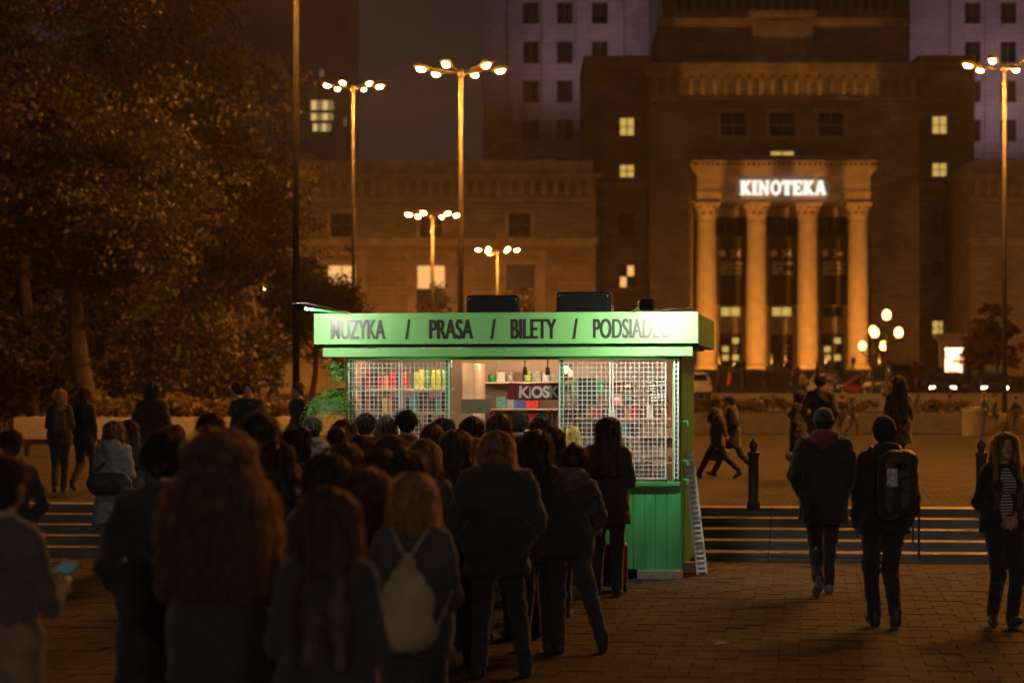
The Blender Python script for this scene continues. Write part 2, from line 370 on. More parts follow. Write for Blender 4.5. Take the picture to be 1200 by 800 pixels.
for i in range(22):
    xq = m0+3.4+(m1-m0-6.8)*(i+.5)/22
    b = MB(); b.box(xq-.35, xq+.35, Dm+2.85, Dm+3.1, PZ(8, Dm), PZ(-10, Dm)); wb(b, 'attic_recess', M_frame, pal)
# side recesses, with their windows
Dr = 331.0
for (xa, xb_, wx, ys) in ((684, 764, 735, [(137, 159, 1), (192, 208, 1), (250, 278, 0), (310, 337, 2)]), (1075, 1142, 1102, [(135, 157, 1), (190, 207, 1), (248, 278, 0), (305, 325, 0), (375, 393, 1)])):
    b = MB(); hs = [(PX(wx-9, Dr), PX(wx+9, Dr), PZ(y1, Dr), PZ(y0, Dr)) for y0, y1, _ in ys]; zt = PZ(66, Dr)
    facade(b, PX(xa, Dr), PX(xb_, Dr), EP-4, zt, Dr, hs, .8); b.box(PX(xa, Dr), PX(xb_, Dr), Dr+.9, Dr+20, EP-4, zt-.01); wb(b, 'wall', M_fac, pal)
    for h, (_, _, k) in zip(hs, ys): window(pal, h, Dr, .8, [M_dark, M_winlit, [M_winlit2, M_dark]][k], 2, 2, surround=False)
    cornice(pal, PX(xa, Dr), PX(xb_, Dr), Dr, PZ(80, Dr), PZ(66, Dr), .8, ends=False)
    b = MB(); b.box(PX(xa, Dr), PX(xb_, Dr), Dr-.3, Dr+.1, PZ(222, Dr), PZ(214, Dr)); wb(b, 'string_course', M_fac2, pal)
# portico: back wall with doors, four columns, entablature
Db = 325.0
b = MB(); bx = [(838, 875), (898, 935), (958, 994)]
hol = []; doors = []; ups = []; lits = []
for a, c in bx:
    mid = (a+c)/2
    doors.append((PX(mid-13, Db), PX(mid+13, Db), EP, PZ(391, Db))); lits.append((PX(mid-12, Db), PX(mid+12, Db), PZ(371, Db), PZ(359, Db))); ups.append((PX(a, Db), PX(c, Db), PZ(277, Db), PZ(254, Db)))
facade(b, PX(800, Db), PX(1035, Db), EP-.3, PZ(238, Db), Db, doors+lits+ups, .6); wb(b, 'wall', M_fac2, pal)
for i, h in enumerate(ups): window(pal, h, Db, .6, M_dark, 3, 1, surround=False)
for i, h in enumerate(lits): window(pal, h, Db, .6, [M_winlit, M_dark, M_dark][i] if i else M_winlit, 2, 1, surround=False) if i != 1 else window(pal, h, Db, .6, M_winlit, 2, 1, surround=False)
for i, h in enumerate(doors):
    b = MB(); x0, x1, z0, z1 = h; b.box(x0, x1, Db+.5, Db+.6, z0, z1); d = wb(b, 'door', M_frame, pal)
    for c_ in range(2):
        for r_ in range(4):
            xx = x0+(x1-x0)*(.27+.46*c_); zz = z0+(z1-z0)*(.16+.22*r_); b = MB(); b.box(xx-.42, xx+.42, Db+.45, Db+.495, zz-.38, zz+.38)
            wb(b, 'pane', M_winlit if (i != 1 and r_ in (1, 2, 3) and (c_+r_) % 3) else M_dark, d)
M_col = mat('column_limestone', (.36, .30, .235), .85, .15, .8, .2)
zb, zcap, ztop = PZ(430), PZ(258), PZ(238)
colm = None
for x in (828, 886, 946, 1005):
    cx = PX(x); R = 11.5/F*DP
    b = MB(); n = 24; prof = [(R*1.02, zb+.5), (R*1.03, zb+2), (R*1.03, zb+7), (R*.98, zb+13), (R*.9, zcap-.6), (R*.93, zcap-.5), (R*.93, zcap-.35), (R*.88, zcap-.25), (R*.88, zcap)]
    V = []; Fc = []
    for (r, z) in prof:
        for k in range(48):
            t = 2*PI*k/48; rr = r*(1-.03*(k % 2)); V.append((cx+rr*math.cos(t), DP+rr*math.sin(t), z))
    for i in range(len(prof)-1):
        for k in range(48): Fc.append((i*48+k, i*48+(k+1) % 48, (i+1)*48+(k+1) % 48, (i+1)*48+k))
    b.add(V, Fc); c = wb(b, 'column', M_col, pal)
    b = MB(); b.box(cx-R*1.3, cx+R*1.3, DP-R*1.3, DP+R*1.3, EP-.3, zb); b.lathe([(R*1.22, 0), (R*1.25, .15), (R*1.15, .3), (R*1.05, .5)], (cx, DP, zb+.003), 24); wb(b, 'base', M_fac2, c)
    b = MB(); b.lathe([(R*.9, 0), (R*.95, .4), (R*1.12, 1.0), (R*1.1, 1.25), (R*1.35, 1.75)], (cx, DP, zcap), 20)
    for q in range(2):
        for k in range(10):                        # two rings of curling leaves
            t = 2*PI*(k+.5*q)/10; r0 = R*(.95+.12*q); zz = zcap+.05+.75*q; dx, dy = math.cos(t), math.sin(t); tx, ty = -dy*.28, dx*.28
            P = [(0, 0), (.12, .5), (.3, .8), (.42, .62)]
            for (o0, h0), (o1, h1) in zip(P[:-1], P[1:]):
                b.quad((cx+dx*(r0+o0)-tx, DP+dy*(r0+o0)-ty, zz+h0), (cx+dx*(r0+o0)+tx, DP+dy*(r0+o0)+ty, zz+h0), (cx+dx*(r0+o1)+tx, DP+dy*(r0+o1)+ty, zz+h1), (cx+dx*(r0+o1)-tx, DP+dy*(r0+o1)-ty, zz+h1))
    b.box(cx-R*1.35, cx+R*1.35, DP-R*1.35, DP+R*1.35, zcap+1.76, ztop); wb(b, 'capital', M_fac2, c)
xa, xb_ = PX(816), PX(1018)
b = MB(); b.box(xa, xb_, DP-1.4, Dm+4, ztop+.003, ztop+.9); b.box(xa-.1, xb_+.1, DP-1.55, Dm+4, ztop+.905, ztop+1.5); b.box(xa, xb_, DP-1.4, Dm+4, ztop+1.505, PZ(206)); wb(b, 'entablature', M_fac2, pal)
cornice(pal, xa, xb_, DP-1.4, PZ(206)+.003, PZ(196), 1.0)
for i in range(34):
    xq = xa+(xb_-xa)*(i+.5)/34; b = MB(); b.box(xq-.2, xq+.2, DP-2.45, DP-1.4, PZ(196)+.003, PZ(196)+.42); wb(b, 'dentil', M_fac2, pal)
b = MB(); b.box(xa-.9, xb_+.9, DP-2.5, Dm-.01, PZ(196)+.43, PZ(190)); b.box(xa, xb_, DP-1.2, Dm-.01, PZ(190)+.003, PZ(183)); wb(b, 'portico_roof', M_fac2, pal)
# wings in front, left and right
Dw = 311.0
def wing(x0, x1, side, wins, bigs):
    z1 = PZ(188, Dw); b = MB(); hs = [(PX(x-13, Dw), PX(x+13, Dw), PZ(278, Dw), PZ(250, Dw)) for x in wins]; hb = [(PX(x-17, Dw), PX(x+17, Dw), PZ(366, Dw), PZ(310, Dw)) for x, _ in bigs]
    a0, a1 = PX(x0, Dw), PX(x1, Dw)
    facade(b, a0, a1, -.5, PZ(206, Dw), Dw, hs+hb, .8); b.box(a0, a1, Dw+.9, Dw+40, -.5, PZ(206, Dw)-.01)
    if side > 0: b.quad((a1, Dw, -.5), (a1, Dw+1, -.5), (a1, Dw+1, PZ(206, Dw)), (a1, Dw, PZ(206, Dw)))
    else: b.quad((a0, Dw, -.5), (a0, Dw, PZ(206, Dw)), (a0, Dw+1, PZ(206, Dw)), (a0, Dw+1, -.5))
    wb(b, 'wall', M_fac, pal)
    for h in hs: window(pal, h, Dw, .8, M_dark, 2, 2)
    for h, (_, lit) in zip(hb, bigs):
        window(pal, h, Dw, .8, [M_dark, M_winlit2] if lit else M_dark, 2, 2, checker=False)
        b = MB(); b.box(h[0]-1.3, h[0]-.5, Dw-.3, Dw+.1, h[2]-.5, h[3]+1.2); b.box(h[1]+.5, h[1]+1.3, Dw-.3, Dw+.1, h[2]-.5, h[3]+1.2); b.box(h[0]-1.5, h[1]+1.5, Dw-.5, Dw+.1, h[3]+1.205, h[3]+1.7); wb(b, 'portal_frame', M_fac2, pal)
    cornice(pal, a0, a1, Dw, PZ(212, Dw), PZ(204, Dw), 1.1)
    brackets(pal, a0, a1, Dw, PZ(229, Dw), PZ(212, Dw)-.01, .8, 1.45, .6)
    b = MB(); b.box(a0+.3, a1-.3, Dw-.15, Dw+30, PZ(204, Dw)+.003, z1); wb(b, 'parapet', M_fac2, pal)
    cornice(pal, a0, a1, Dw, PZ(288, Dw), PZ(279, Dw), .5, 'string_course')
    b = MB(); b.box(a0-.1, a1+.1, Dw-.25, Dw+.1, PZ(236, Dw), PZ(232, Dw)); wb(b, 'string_course', M_fac2, pal)
wing(110, 698, 1, [202, 306, 400, 505, 609], [(400, 1), (505, 1), (610, 0)])
wing(1138, 1420, -1, [1230], [(1240, 0)])
# tower behind, with pilasters and window strips
tw = thing('tower', 'tall stone tower with violet floodlit pilasters and dark window strips behind the palace', 'building', (PX(830, 372), 372, EP))
Dt = 372.0
M_tow = brickmat('tower_stone', (.36, .33, .32), (.29, .27, .26), (.22, .2, .19), 1.9, .8, .05, noise=.35, nscale=.2)
cols = [(566, 760, [622, 662, 703]), (1066, 1330, [1140, 1182, 1224])]
for xa, xb_, wx in cols:
    b = MB(); hs = []
    for x in wx:
        for j in range(-3, 6):
            hs.append((PX(x-9.5, Dt), PX(x+9.5, Dt), PZ(2+j*46+26, Dt), PZ(2+j*46, Dt)))
    facade(b, PX(xa, Dt), PX(xb_, Dt), EP, PZ(-140, Dt), Dt, hs, .8); b.box(PX(xa, Dt), PX(xb_, Dt), Dt+.9, Dt+30, EP, PZ(-140, Dt)); wb(b, 'wall', M_tow, tw)
    for h in hs: window(tw, h, Dt, .8, M_dark, 2, 1, surround=False, ledge=False)
    for i in range(len(wx)+1):
        xc = (wx[i-1]+wx[i])/2 if 0 < i < len(wx) else (wx[0]-20 if i == 0 else wx[-1]+20)
        b = MB(); b.box(PX(xc-7, Dt), PX(xc+7, Dt), Dt-.6, Dt-.003, EP+20, PZ(-140, Dt)); wb(b, 'pilaster', M_tow, tw)
# three festival banners between the columns
M_ban = mat('banner_cloth', (.07, .06, .058), .9, .15, 2, .1); M_btxt = mat('banner_print', (.75, .7, .66), .9, .05, 3)
def logo(mb, x, z, r, y):
    for k in range(6):
        t = PI*k/3; c, s_ = math.cos(t), math.sin(t); P = [(0, 0), (.5*r*c-.28*r*s_, .5*r*s_+.28*r*c), (r*c, r*s_), (.5*r*c+.28*r*s_, .5*r*s_-.28*r*c)]
        mb.add([(x+p, y, z+q) for p, q in P], [(0, 1, 2, 3)])
DB = 323.0
for i, ((a, c), words) in enumerate(zip(bx, (['WARSZAWSKI', 'FESTIWAL', 'FILMOWY'], ['WARSAW', 'FILM', 'FESTIVAL'], ['WARSZAWSKI', 'FESTIWAL', 'FILMOWY']))):
    x0, x1 = PX(a, DB), PX(c, DB); b = MB(); nx, nz = 8, 12; zt, zl = PZ(277, DB), PZ(357, DB)
    g = [[(x0+(x1-x0)*p/nx, DB+.12*math.sin(p*1.3+i+q*.3), zl+(zt-zl)*q/nz) for p in range(nx+1)] for q in range(nz+1)]
    V = [v for r_ in g for v in r_]+[(x, y+.06, z) for r_ in g for x, y, z in r_]; N = (nx+1)*(nz+1); fc = []
    for q in range(nz):
        for p in range(nx):
            k = q*(nx+1)+p; fc += [(k, k+1, k+nx+2, k+nx+1), (N+k, N+k+nx+1, N+k+nx+2, N+k+1)]
    b.add(V, fc); LX = (x0+x1)/2; t = thing('banner', ['dark festival banner with Polish lettering between the two columns nearest the green kiosk', 'dark festival banner with English lettering over the middle doorway', 'dark festival banner with Polish lettering between the two columns nearest the globe lamps'][i], 'banner', (LX, DB, zl), group='festival banners')
    wb(b, 'cloth', M_ban, t)
    b = MB(); logo(b, x0+1.0, PZ(297, DB), .62, DB-.16); wb(b, 'logo', M_btxt, t)
    me = text_mesh('34', 1.5, .02, .01); o = obj('number', me, M_btxt, t); o.location = (x0+1.95-LX, -.17, PZ(302, DB)-zl)
    for j, wd in enumerate(words):
        me = text_mesh(wd, .72, .02, .01); mw = max(v.co.x for v in me.vertices); o = obj('lettering', me, M_btxt, t); o.location = (x0+.75-LX, -.17, PZ(311+j*5.6, DB)-zl)
        f_ = min(1, 2.9/mw); o.scale = (f_, 1, 1)
# the illuminated letters: slab-serif strokes
def bar(mb, x0, z0, x1, z1, w_, y0, y1):
    d = Vector((x1-x0, z1-z0)); d.normalize(); n = Vector((-d.y, d.x))*w_/2
    mb.prism([(x0-n.x, z0-n.y), (x1-n.x, z1-n.y), (x1+n.x, z1+n.y), (x0+n.x, z0+n.y)], y0, y1)
GL = {'K': (1.02, [(.25, 0, .25, 1, .24), (.3, .42, .78, .95, .19), (.42, .52, .82, .05, .22), (.02, .06, .46, .06, .12), (.02, .94, .46, .94, .12), (.58, .94, .98, .94, .12), (.62, .06, 1.02, .06, .12)]),
      'I': (.5, [(.25, 0, .25, 1, .25), (.02, .06, .48, .06, .12), (.02, .94, .48, .94, .12)]),
      'N': (1.1, [(.22, 0, .22, 1, .15), (.88, 0, .88, 1, .15), (.2, .97, .9, .03, .2), (.0, .06, .44, .06, .12), (.0, .94, .3, .94, .12), (.68, .94, 1.1, .94, .12)]),
      'T': (.94, [(.47, 0, .47, 1, .26), (.02, .92, .92, .92, .16), (.07, .68, .07, 1, .13), (.87, .68, .87, 1, .13), (.25, .06, .69, .06, .12)]),
      'E': (.9, [(.25, 0, .25, 1, .25), (.02, .07, .85, .07, .14), (.02, .93, .82, .93, .14), (.3, .5, .62, .5, .13), (.83, 0, .83, .32, .12), (.8, .7, .8, 1, .12), (.62, .36, .62, .64, .1)]),
      'A': (1.06, [(.2, .03, .5, .98, .2), (.86, .03, .54, .98, .25), (.3, .34, .76, .34, .13), (.0, .06, .38, .06, .12), (.64, .06, 1.06, .06, .12)]), 'O': (1.0, [])}
sg = thing('illuminated_sign', 'glowing white slab serif letters KINOTEKA on the entrance front', 'sign', (PX(916), DP-1.6, PZ(230)))
M_kin = emit('white_letter_glow', (1.0, .92, .78), .5); Ls = (230-213)/F*DP; tot = sum(GL[c][0]+.06 for c in 'KINOTEKA')-.06; scx = (966-866)/F*DP/tot; xk = -tot*scx/2
for ch in 'KINOTEKA':
    wd, st = GL[ch]; b = MB()
    for q, (a, c, d, e, w_) in enumerate(st):
        yy = -.26-.004*q; bar(b, xk+a*scx, c*Ls, xk+d*scx, e*Ls, w_*Ls*1.12, yy, yy+.2)
    if ch == 'O':
        n = 28; V = []; fc = []
        for k in range(n):
            t = 2*PI*k/n
            for r, sx_ in ((.5, 1), (.27, .82)):
                for y in (-.26, -.06): V.append((xk+(.5+.5*math.cos(t)*(1 if r == .5 else .47))*scx, y, (.5+.53*math.sin(t)*(1 if r == .5 else .60))*Ls))
        for k in range(n):
            i, j = k*4, ((k+1) % n)*4; fc += [(i, j, j+2, i+2), (i+1, i+3, j+3, j+1), (i, i+1, j+1, j), (i+2, j+2, j+3, i+3)]
        b.add(V, fc)
    obj('letter', b.mesh('letter'), M_kin, sg); xk += (wd+.06)*scx
# column floodlights standing on the landing
def spot(name, loc, target, power, color, ang, blend=.6, rad=.3, parent=None):
    l = bpy.data.lights.new(name, 'SPOT'); l.energy = power; l.color = color; l.spot_size = math.radians(ang); l.spot_blend = blend; l.shadow_soft_size = rad
    o = bpy.data.objects.new(name, l); COL.objects.link(o); o.location = loc; d = Vector(target)-Vector(loc); o.rotation_euler = d.to_track_quat('-Z', 'Y').to_euler(); return o
def floodlight(x, y, z, tgt, power, color, ang, label, grp=None, size=.4):
    t = thing('floodlight', label, 'floodlight', (x, y, z), group=grp); d = (Vector(tgt)-Vector((x, y, z+.35))).normalized(); q = d.to_track_quat('-Z', 'Y').to_matrix().to_4x4(); M = Matrix.Translation((0, 0, .35)) @ q
    b = MB(); b.bev(-size/2, size/2, -size*.4, size*.4, .0, size*.5, .02, M); obj('housing', b.mesh('housing'), M_black, t)
    b = MB(); b.box(-size*.45, size*.45, -size*.34, size*.34, -.012, -.002, M); obj('lens', b.mesh('lens'), emit('flood_lens_%s' % ('v' if color[2] > .5 else 'o'), color, 6), t)
    b = MB(); b.tube([(-size*.6, 0, 0), (-size*.6, 0, .36)], .02, 6); b.tube([(size*.6, 0, 0), (size*.6, 0, .36)], .02, 6); b.box(-size*.7, size*.7, -.1, .1, 0, .03); obj('bracket', b.mesh('bracket'), M_iron, t)
    s = spot('beam', (0, 0, 0), (0, 0, -1), power, color, ang, 1.0); s.parent = t; s.location = Vector((0, 0, .35))+d*.05; s.rotation_euler = q.to_euler()
for i, x in enumerate((828, 886, 946, 1005)):
    t = thing('floodlight', 'floodlight with long barn doors on the landing aimed up at a stone column', 'floodlight', (PX(x), DP-18.5, EP), group='column floodlights')
    b = MB(); b.bev(-.16, .16, -.5, -.2, .05, .75, .02); obj('housing', b.mesh('housing'), M_black, t)
    for sx in (-1, 1): b = MB(); b.box(sx*.125-.006, sx*.125+.006, -.19, 1.35, .0, 1.9); obj('barn_door', b.mesh('barn_door'), M_black, t)
    b = MB(); b.box(-.05, .05, -.196, -.18, .2, .55); obj('lens', b.mesh('lens'), emit('flood_lens', (1, .46, .11), 6), t)
    l = spot('beam', (0, -.12, .4), (0, 10, 4.4), 10500, (1, .355, .05), 105, .5, .03); l.parent = t
for x in (857, 917, 976):  # extra floods added to brighten the band over the columns
    floodlight(PX(x), DP-17, EP, (PX(x), DP-1.4, PZ(214)), 1500, (1, .37, .055), 34, 'floodlight on the landing aimed at the carved band over the columns', 'entablature floodlights')
roofL = PZ(188, Dw)
for i, x in enumerate((650, 695, 735)):
    floodlight(PX(x, 354), 354, 34, (PX(x, Dt), Dt, 72), 3000, (.84, .52, .66), 80, 'violet floodlight on the palace roof aimed at the tower', 'tower floodlights', .8)
for i, x in enumerate((1120, 1170, 1220)):
    floodlight(PX(x, 354), 354, 33, (PX(x, Dt), Dt, 64), 3400, (.84, .52, .66), 100, 'violet floodlight on the palace roof aimed at the tower', 'tower floodlights', .8)
# far high-rise at the left with a few lit floors
Dh = 640.0
hr = thing('high_rise', 'distant dark high-rise with a few lit office floors beside the street lamps', 'building', (PX(370, Dh), Dh, 0))
hs = [(PX(364, Dh), PX(391, Dh), PZ(129, Dh), PZ(117, Dh)), (PX(364, Dh), PX(391, Dh), PZ(141, Dh), PZ(132, Dh)), (PX(366, Dh), PX(388, Dh), PZ(154, Dh), PZ(144, Dh)), (PX(402, Dh), PX(406, Dh), PZ(147, Dh), PZ(137, Dh)), (PX(374, Dh), PX(380, Dh), PZ(91, Dh), PZ(81, Dh)), (PX(413, Dh), PX(417, Dh), PZ(50, Dh), PZ(30, Dh))]
b = MB(); facade(b, PX(250, Dh), PX(408, Dh), 0, PZ(-80, Dh), Dh, hs[:5], 1); b.box(PX(250, Dh), PX(408, Dh), Dh+1.1, Dh+40, 0, PZ(-80, Dh)); wb(b, 'wall', mat('dark_cladding', (.5, .42, .4), .7, .1, .1), hr)
for i, h in enumerate(hs[:5]): window(hr, h, Dh, 1, [emit('office_light', (1, .68, .25), [.3, .15, .35][i] if i < 3 else .05), emit('office_light_dim', (1, .66, .28), .09)] if i < 3 else emit('office_far', (1, .6, .3), .05), 4 if i < 3 else 1, 1, surround=False, ledge=False)
# ------------------------------------------------------------------ street lamps: six-armed masts
def mast(px, D, z, e, R, label, grp='six armed street lamps', rot=10, lower=None, bowl=None, paint=None):
    x = (px-CX)/F*D; t = thing('street_lamp', label, 'street lamp', (x, D, e), group=grp); h = z-e
    b = MB(); b.tube([(0, 0, 0), (0, 0, .9)], [.17, .16], 14); b.tube([(0, 0, .9), (0, 0, h)], [.115, .065], 12); obj('pole', b.mesh('pole', True), paint or M_pole, t)
    b = MB(); b.lathe([(.09, -.15), (.12, -.05), (.12, .12), (.05, .22)], (0, 0, h), 12); obj('hub', b.mesh('hub', True), M_pole, t)
    for k in range(6):
        a = math.radians(rot+60*k); dx, dy = math.cos(a), math.sin(a); hz = h+.18
        b = MB(); b.tube([(dx*.05, dy*.05, h+.02), (dx*R*.45, dy*R*.45, h+.1), (dx*(R-.3), dy*(R-.3), hz)], .03, 6); arm = obj('arm', b.mesh('arm', True), M_pole, t)
        Mx = Matrix.Translation((dx*R, dy*R, hz)) @ Matrix.Rotation(a, 4, 'Z') @ Matrix.Rotation(-.22, 4, 'Y')
        b = MB(); b.lathe([(.30, -.02), (.33, 0), (.30, .07), (.16, .13), (.03, .145)], (0, 0, 0), 14, 1.15, .62, Mx); obj('lamp_housing', b.mesh('lamp_housing', True), M_pole, arm)
        b = MB(); b.lathe([(.03, -.125), (.07, -.118), (.115, -.085), (.13, -.046)], (0, 0, 0), 10, 1.1, .7, Mx); obj('lamp_bowl', b.mesh('lamp_bowl', True), bowl or M_lamp, arm)
        b = MB(); b.lathe([(.13, -.046), (.19, -.04), (.235, -.021)], (0, 0, 0), 12, 1.1, .66, Mx); obj('refractor', b.mesh('refractor', True), M_amber, arm)  # glowing ring drawn as the halo at the bowl's edge
    if lower:
        b = MB(); b.tube([(0, 0, lower), (-.5, 0, lower+.05)], .03, 6); b.ball((-.62, 0, lower), (.2, .15, .14)); obj('side_camera', b.mesh('side_camera', True), M_white, t)
    return t
mast(347, 70, 14.6, E1, 1.45, 'tall dark street lamp mast standing beside the leafy trees', rot=24, paint=mat('dark_pole_paint', (.012, .011, .010), .9, .2, 6, spec=.05))  # pole paint darkened for this mast, its shade put into the colour
mast(540, 88, 13.8, E1, 1.45, 'street lamp with six heads, tallest of those rising behind the green kiosk')
mast(414, 134, 19.2, ER, 1.45, 'six armed street lamp in front of the lit high-rise windows')
mast(507, 146, 13.0, ER, 1.45, 'short looking six armed street lamp before the lit ground floor palace window')
mast(583, 183, 13.2, ER, 1.45, 'smallest looking six armed street lamp with a white side bracket on its pole', rot=3, lower=10.9)
mast(1177, 97, 15.2, E1, 1.45, 'six armed street lamp near the walking couple and the reddish tree', rot=0)
mast(1330, 55, 14.8, E1, 1.45, 'six armed street lamp on the upper plaza, out past the bollards', rot=5)
mast(1560, 39, 14.8, E1, 1.45, 'six armed street lamp on the upper plaza close to the top of the stairs', rot=15)  # mast added out of view to strengthen the orange rims on hair
for q_, (px, D_) in enumerate(((325, 275), (215, 275), (1262, 272), (1400, 275))):  # masts added out of sight to brighten the palace facade
    mast(px, D_, 14.5, ER, 1.45, ['six armed street lamp hidden behind the leafy trees, nearer the palace', 'six armed street lamp hidden behind the leafy trees, farther along the wing', 'six armed street lamp before the palace wing past the globe lamps', 'six armed street lamp at the far corner of the palace wing'][q_], rot=7)
for (x, y, r_) in ((10, -48, 0), (-14, -56, 20)):  # two unseen masts added as frontal fill on the crowd's backs
    t = mast(600, 50, 13.0, 0, 1.45, 'six armed white street lamp on the lower plaza behind the queue', rot=r_, bowl=M_lampw); t.location = (x, y, 0)
for q_, (px, D_) in enumerate(((440, 284), (560, 286), (680, 284))):  # low masts added behind the kiosk to light the palace wing
    mast(px, D_, 9.8, ER, 1.3, ['low street lamp on the forecourt of the palace wing hidden by the queue', 'low street lamp on the forecourt of the palace wing behind the middle of the kiosk', 'low street lamp by the corner of the palace wing behind the kiosk'][q_], rot=7)
# globe lamps
def globe_lamp(px, py, D, e, label):
    x = (px-CX)/F*D; z = CH-(py-HY)/F*D; t = thing('globe_lamp', label, 'lamp', (x, D, e), group='globe lamps'); h = z-e
    b = MB(); b.lathe([(.22, 0), (.22, .25), (.12, .4), (.07, .6), (.055, h*.5), (.05, h-.5)], (0, 0, 0), 12); obj('post', b.mesh('post', True), M_iron, t)
    for dx, dz in ((0, .0), (-.58, -.85), (.58, -.85)):
        b = MB(); b.tube([(0, 0, h-1.35), (dx*.6, 0, h-1.45), (dx, 0, h+dz-.4)] if dx else [(0, 0, h-.6), (0, 0, h-.3)], .035, 6); b.lathe([(.07, -.36), (.13, -.3), (.11, -.24)], (dx, 0, h+dz), 10); arm = obj('arm', b.mesh('arm', True), M_iron, t)
        b = MB(); b.ball((dx, 0, h+dz), (.22, .22, .27)); obj('globe', b.mesh('globe', True), M_globe, arm)
globe_lamp(1039, 369, 117, ER, 'three globe lamp post, the taller looking one beside the dark van')
globe_lamp(1023, 387, 133, ER, 'three globe lamp post, the shorter looking one nearer the stone columns')
# bollards on the top step
for i, (px, py) in enumerate(((883, 590), (1150, 588))):
    D = 30.6+(0 if i == 0 else -.3); x = (px-CX)/F*D
    t = thing('bollard', ['black iron bollard with a ball top near the walking couple', 'black iron bollard with a ball top beside the woman in the striped top'][i], 'bollard', (x, D, E1), group='bollards')
    b = MB(); b.lathe([(.085, 0), (.085, .08), (.068, .1), (.066, .66), (.078, .67), (.078, .71), (.06, .72)], (0, 0, 0), 16); obj('post', b.mesh('post', True), M_iron, t)
    b = MB(); b.lathe([(.05, .72), (.035, .74), (.05, .765), (.058, .8), (.05, .835), (.02, .86), (.018, .885)], (0, 0, 0), 16); obj('finial', b.mesh('finial', True), M_iron, t)
# ------------------------------------------------------------------ trees
def leafcloud(blobs, n, size, seed, name, m):
    rg = np.random.default_rng(seed); tot = sum(r[0]*r[1]*r[2] for _, r in blobs); C = []
    for c, r in blobs:
        k = max(20, int(n*(r[0]*r[1]*r[2])/tot)); d = rg.normal(size=(k, 3)); d /= np.linalg.norm(d, axis=1)[:, None]; rad = rg.random(k)**.45
        nn = 6; cl = rg.normal(size=(max(6, k//60), 3)); cl /= np.linalg.norm(cl, axis=1)[:, None]     # gather the leaves in sprays
        pick = cl[rg.integers(0, len(cl), k)]; d = np.where(rg.random(k)[:, None] < .65, pick*.92+d*.22, d)
        C.append(np.array(c)+d*rad[:, None]*np.array(r))
    C = np.concatenate(C); k = len(C)
    nrm = rg.normal(size=(k, 3)); nrm /= np.linalg.norm(nrm, axis=1)[:, None]; a = np.cross(nrm, rg.normal(size=(k, 3))); a /= np.linalg.norm(a, axis=1)[:, None]; bb = np.cross(nrm, a)
    s = size*(.6+.8*rg.random(k))[:, None]; bend = nrm*s*.25
    V = np.stack([C-a*s, C-bb*s*.55+bend, C+a*s, C+bb*s*.55+bend], 1).reshape(-1, 3)
    return quads_mesh(name, V, m)
def quads_mesh(name, V, m):
    n = len(V)//4; me = bpy.data.meshes.new(name); me.vertices.add(4*n); me.vertices.foreach_set('co', np.ascontiguousarray(V, dtype=np.float32).ravel())
    me.loops.add(4*n); me.loops.foreach_set('vertex_index', np.arange(4*n, dtype=np.int32)); me.polygons.add(n); me.polygons.foreach_set('loop_start', np.arange(0, 4*n, 4, dtype=np.int32))
    me.update(); me.validate(); me.materials.append(m); return me
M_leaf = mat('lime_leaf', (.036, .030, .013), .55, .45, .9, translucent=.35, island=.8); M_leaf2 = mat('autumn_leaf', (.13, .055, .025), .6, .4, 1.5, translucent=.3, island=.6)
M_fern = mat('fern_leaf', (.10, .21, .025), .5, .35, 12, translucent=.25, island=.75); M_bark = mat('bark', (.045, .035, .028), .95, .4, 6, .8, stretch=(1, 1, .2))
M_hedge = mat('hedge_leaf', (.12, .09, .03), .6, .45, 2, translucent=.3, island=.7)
def branch_tree(h, r, seed, spread):
    rg = random.Random(seed); b = MB(); tips = []
    def grow(p, d, L, rad, lv):
        n = 4; pts = [p]; rs = [rad]; q = Vector(p); dd = Vector(d)
        for i in range(n):
            dd = (dd+Vector((rg.uniform(-.18, .18), rg.uniform(-.18, .18), rg.uniform(-.02, .14)))).normalized(); q = q+dd*L/n; pts.append(q.copy()); rs.append(rad*(1-.5*(i+1)/n))
        b.tube(pts, rs, 10 if lv == 0 else 6, cap=False); tips.append((pts[-1], lv)); tips.append((pts[2], lv))
        if lv < 3:
            for k in range(rg.randint(3, 4)):
                a = rg.uniform(0, 2*PI); el = rg.uniform(.25, .9); nd = Vector((math.cos(a)*math.cos(el), math.sin(a)*math.cos(el), math.sin(el))); grow(pts[rg.choice([2, 3, 4])], nd, L*rg.uniform(.5, .72)*spread, rs[-1]*.8, lv+1)
    grow(Vector((0, 0, -.1)), Vector((0, 0, 1)), h*.42, r, 0); return b, tips
def make_tree(h, r, cr, seed, n, leaf, m, spread=1.0, low=.18):
    b, tips = branch_tree(h, r, seed, spread); rg = random.Random(seed+5); blobs = []
    for p, lv in tips:
        if lv >= 1 and p.z > h*low:
            q = rg.uniform(.09, .17)*h*.6; blobs.append(((p.x, p.y, p.z), (q*1.2, q*1.2, q*.75)))
    for k in range(26):
        a = rg.uniform(0, 2*PI); zz = rg.uniform(low, .97)*h; rr = cr*math.sin(PI*min(.97, (zz/h*.78+.2)))*rg.uniform(.35, .95); q = rg.uniform(.07, .15)*h*.6
        blobs.append(((math.cos(a)*rr, math.sin(a)*rr, zz), (q*1.3, q*1.3, q*.8)))
    return b.mesh('trunk', True), leafcloud(blobs, n, leaf, seed, 'crown', m)
TR = [make_tree(21, .42, 7.5, 11, 62000, .105, M_leaf, low=.13), make_tree(20, .40, 7.0, 23, 62000, .105, M_leaf, low=.11)]
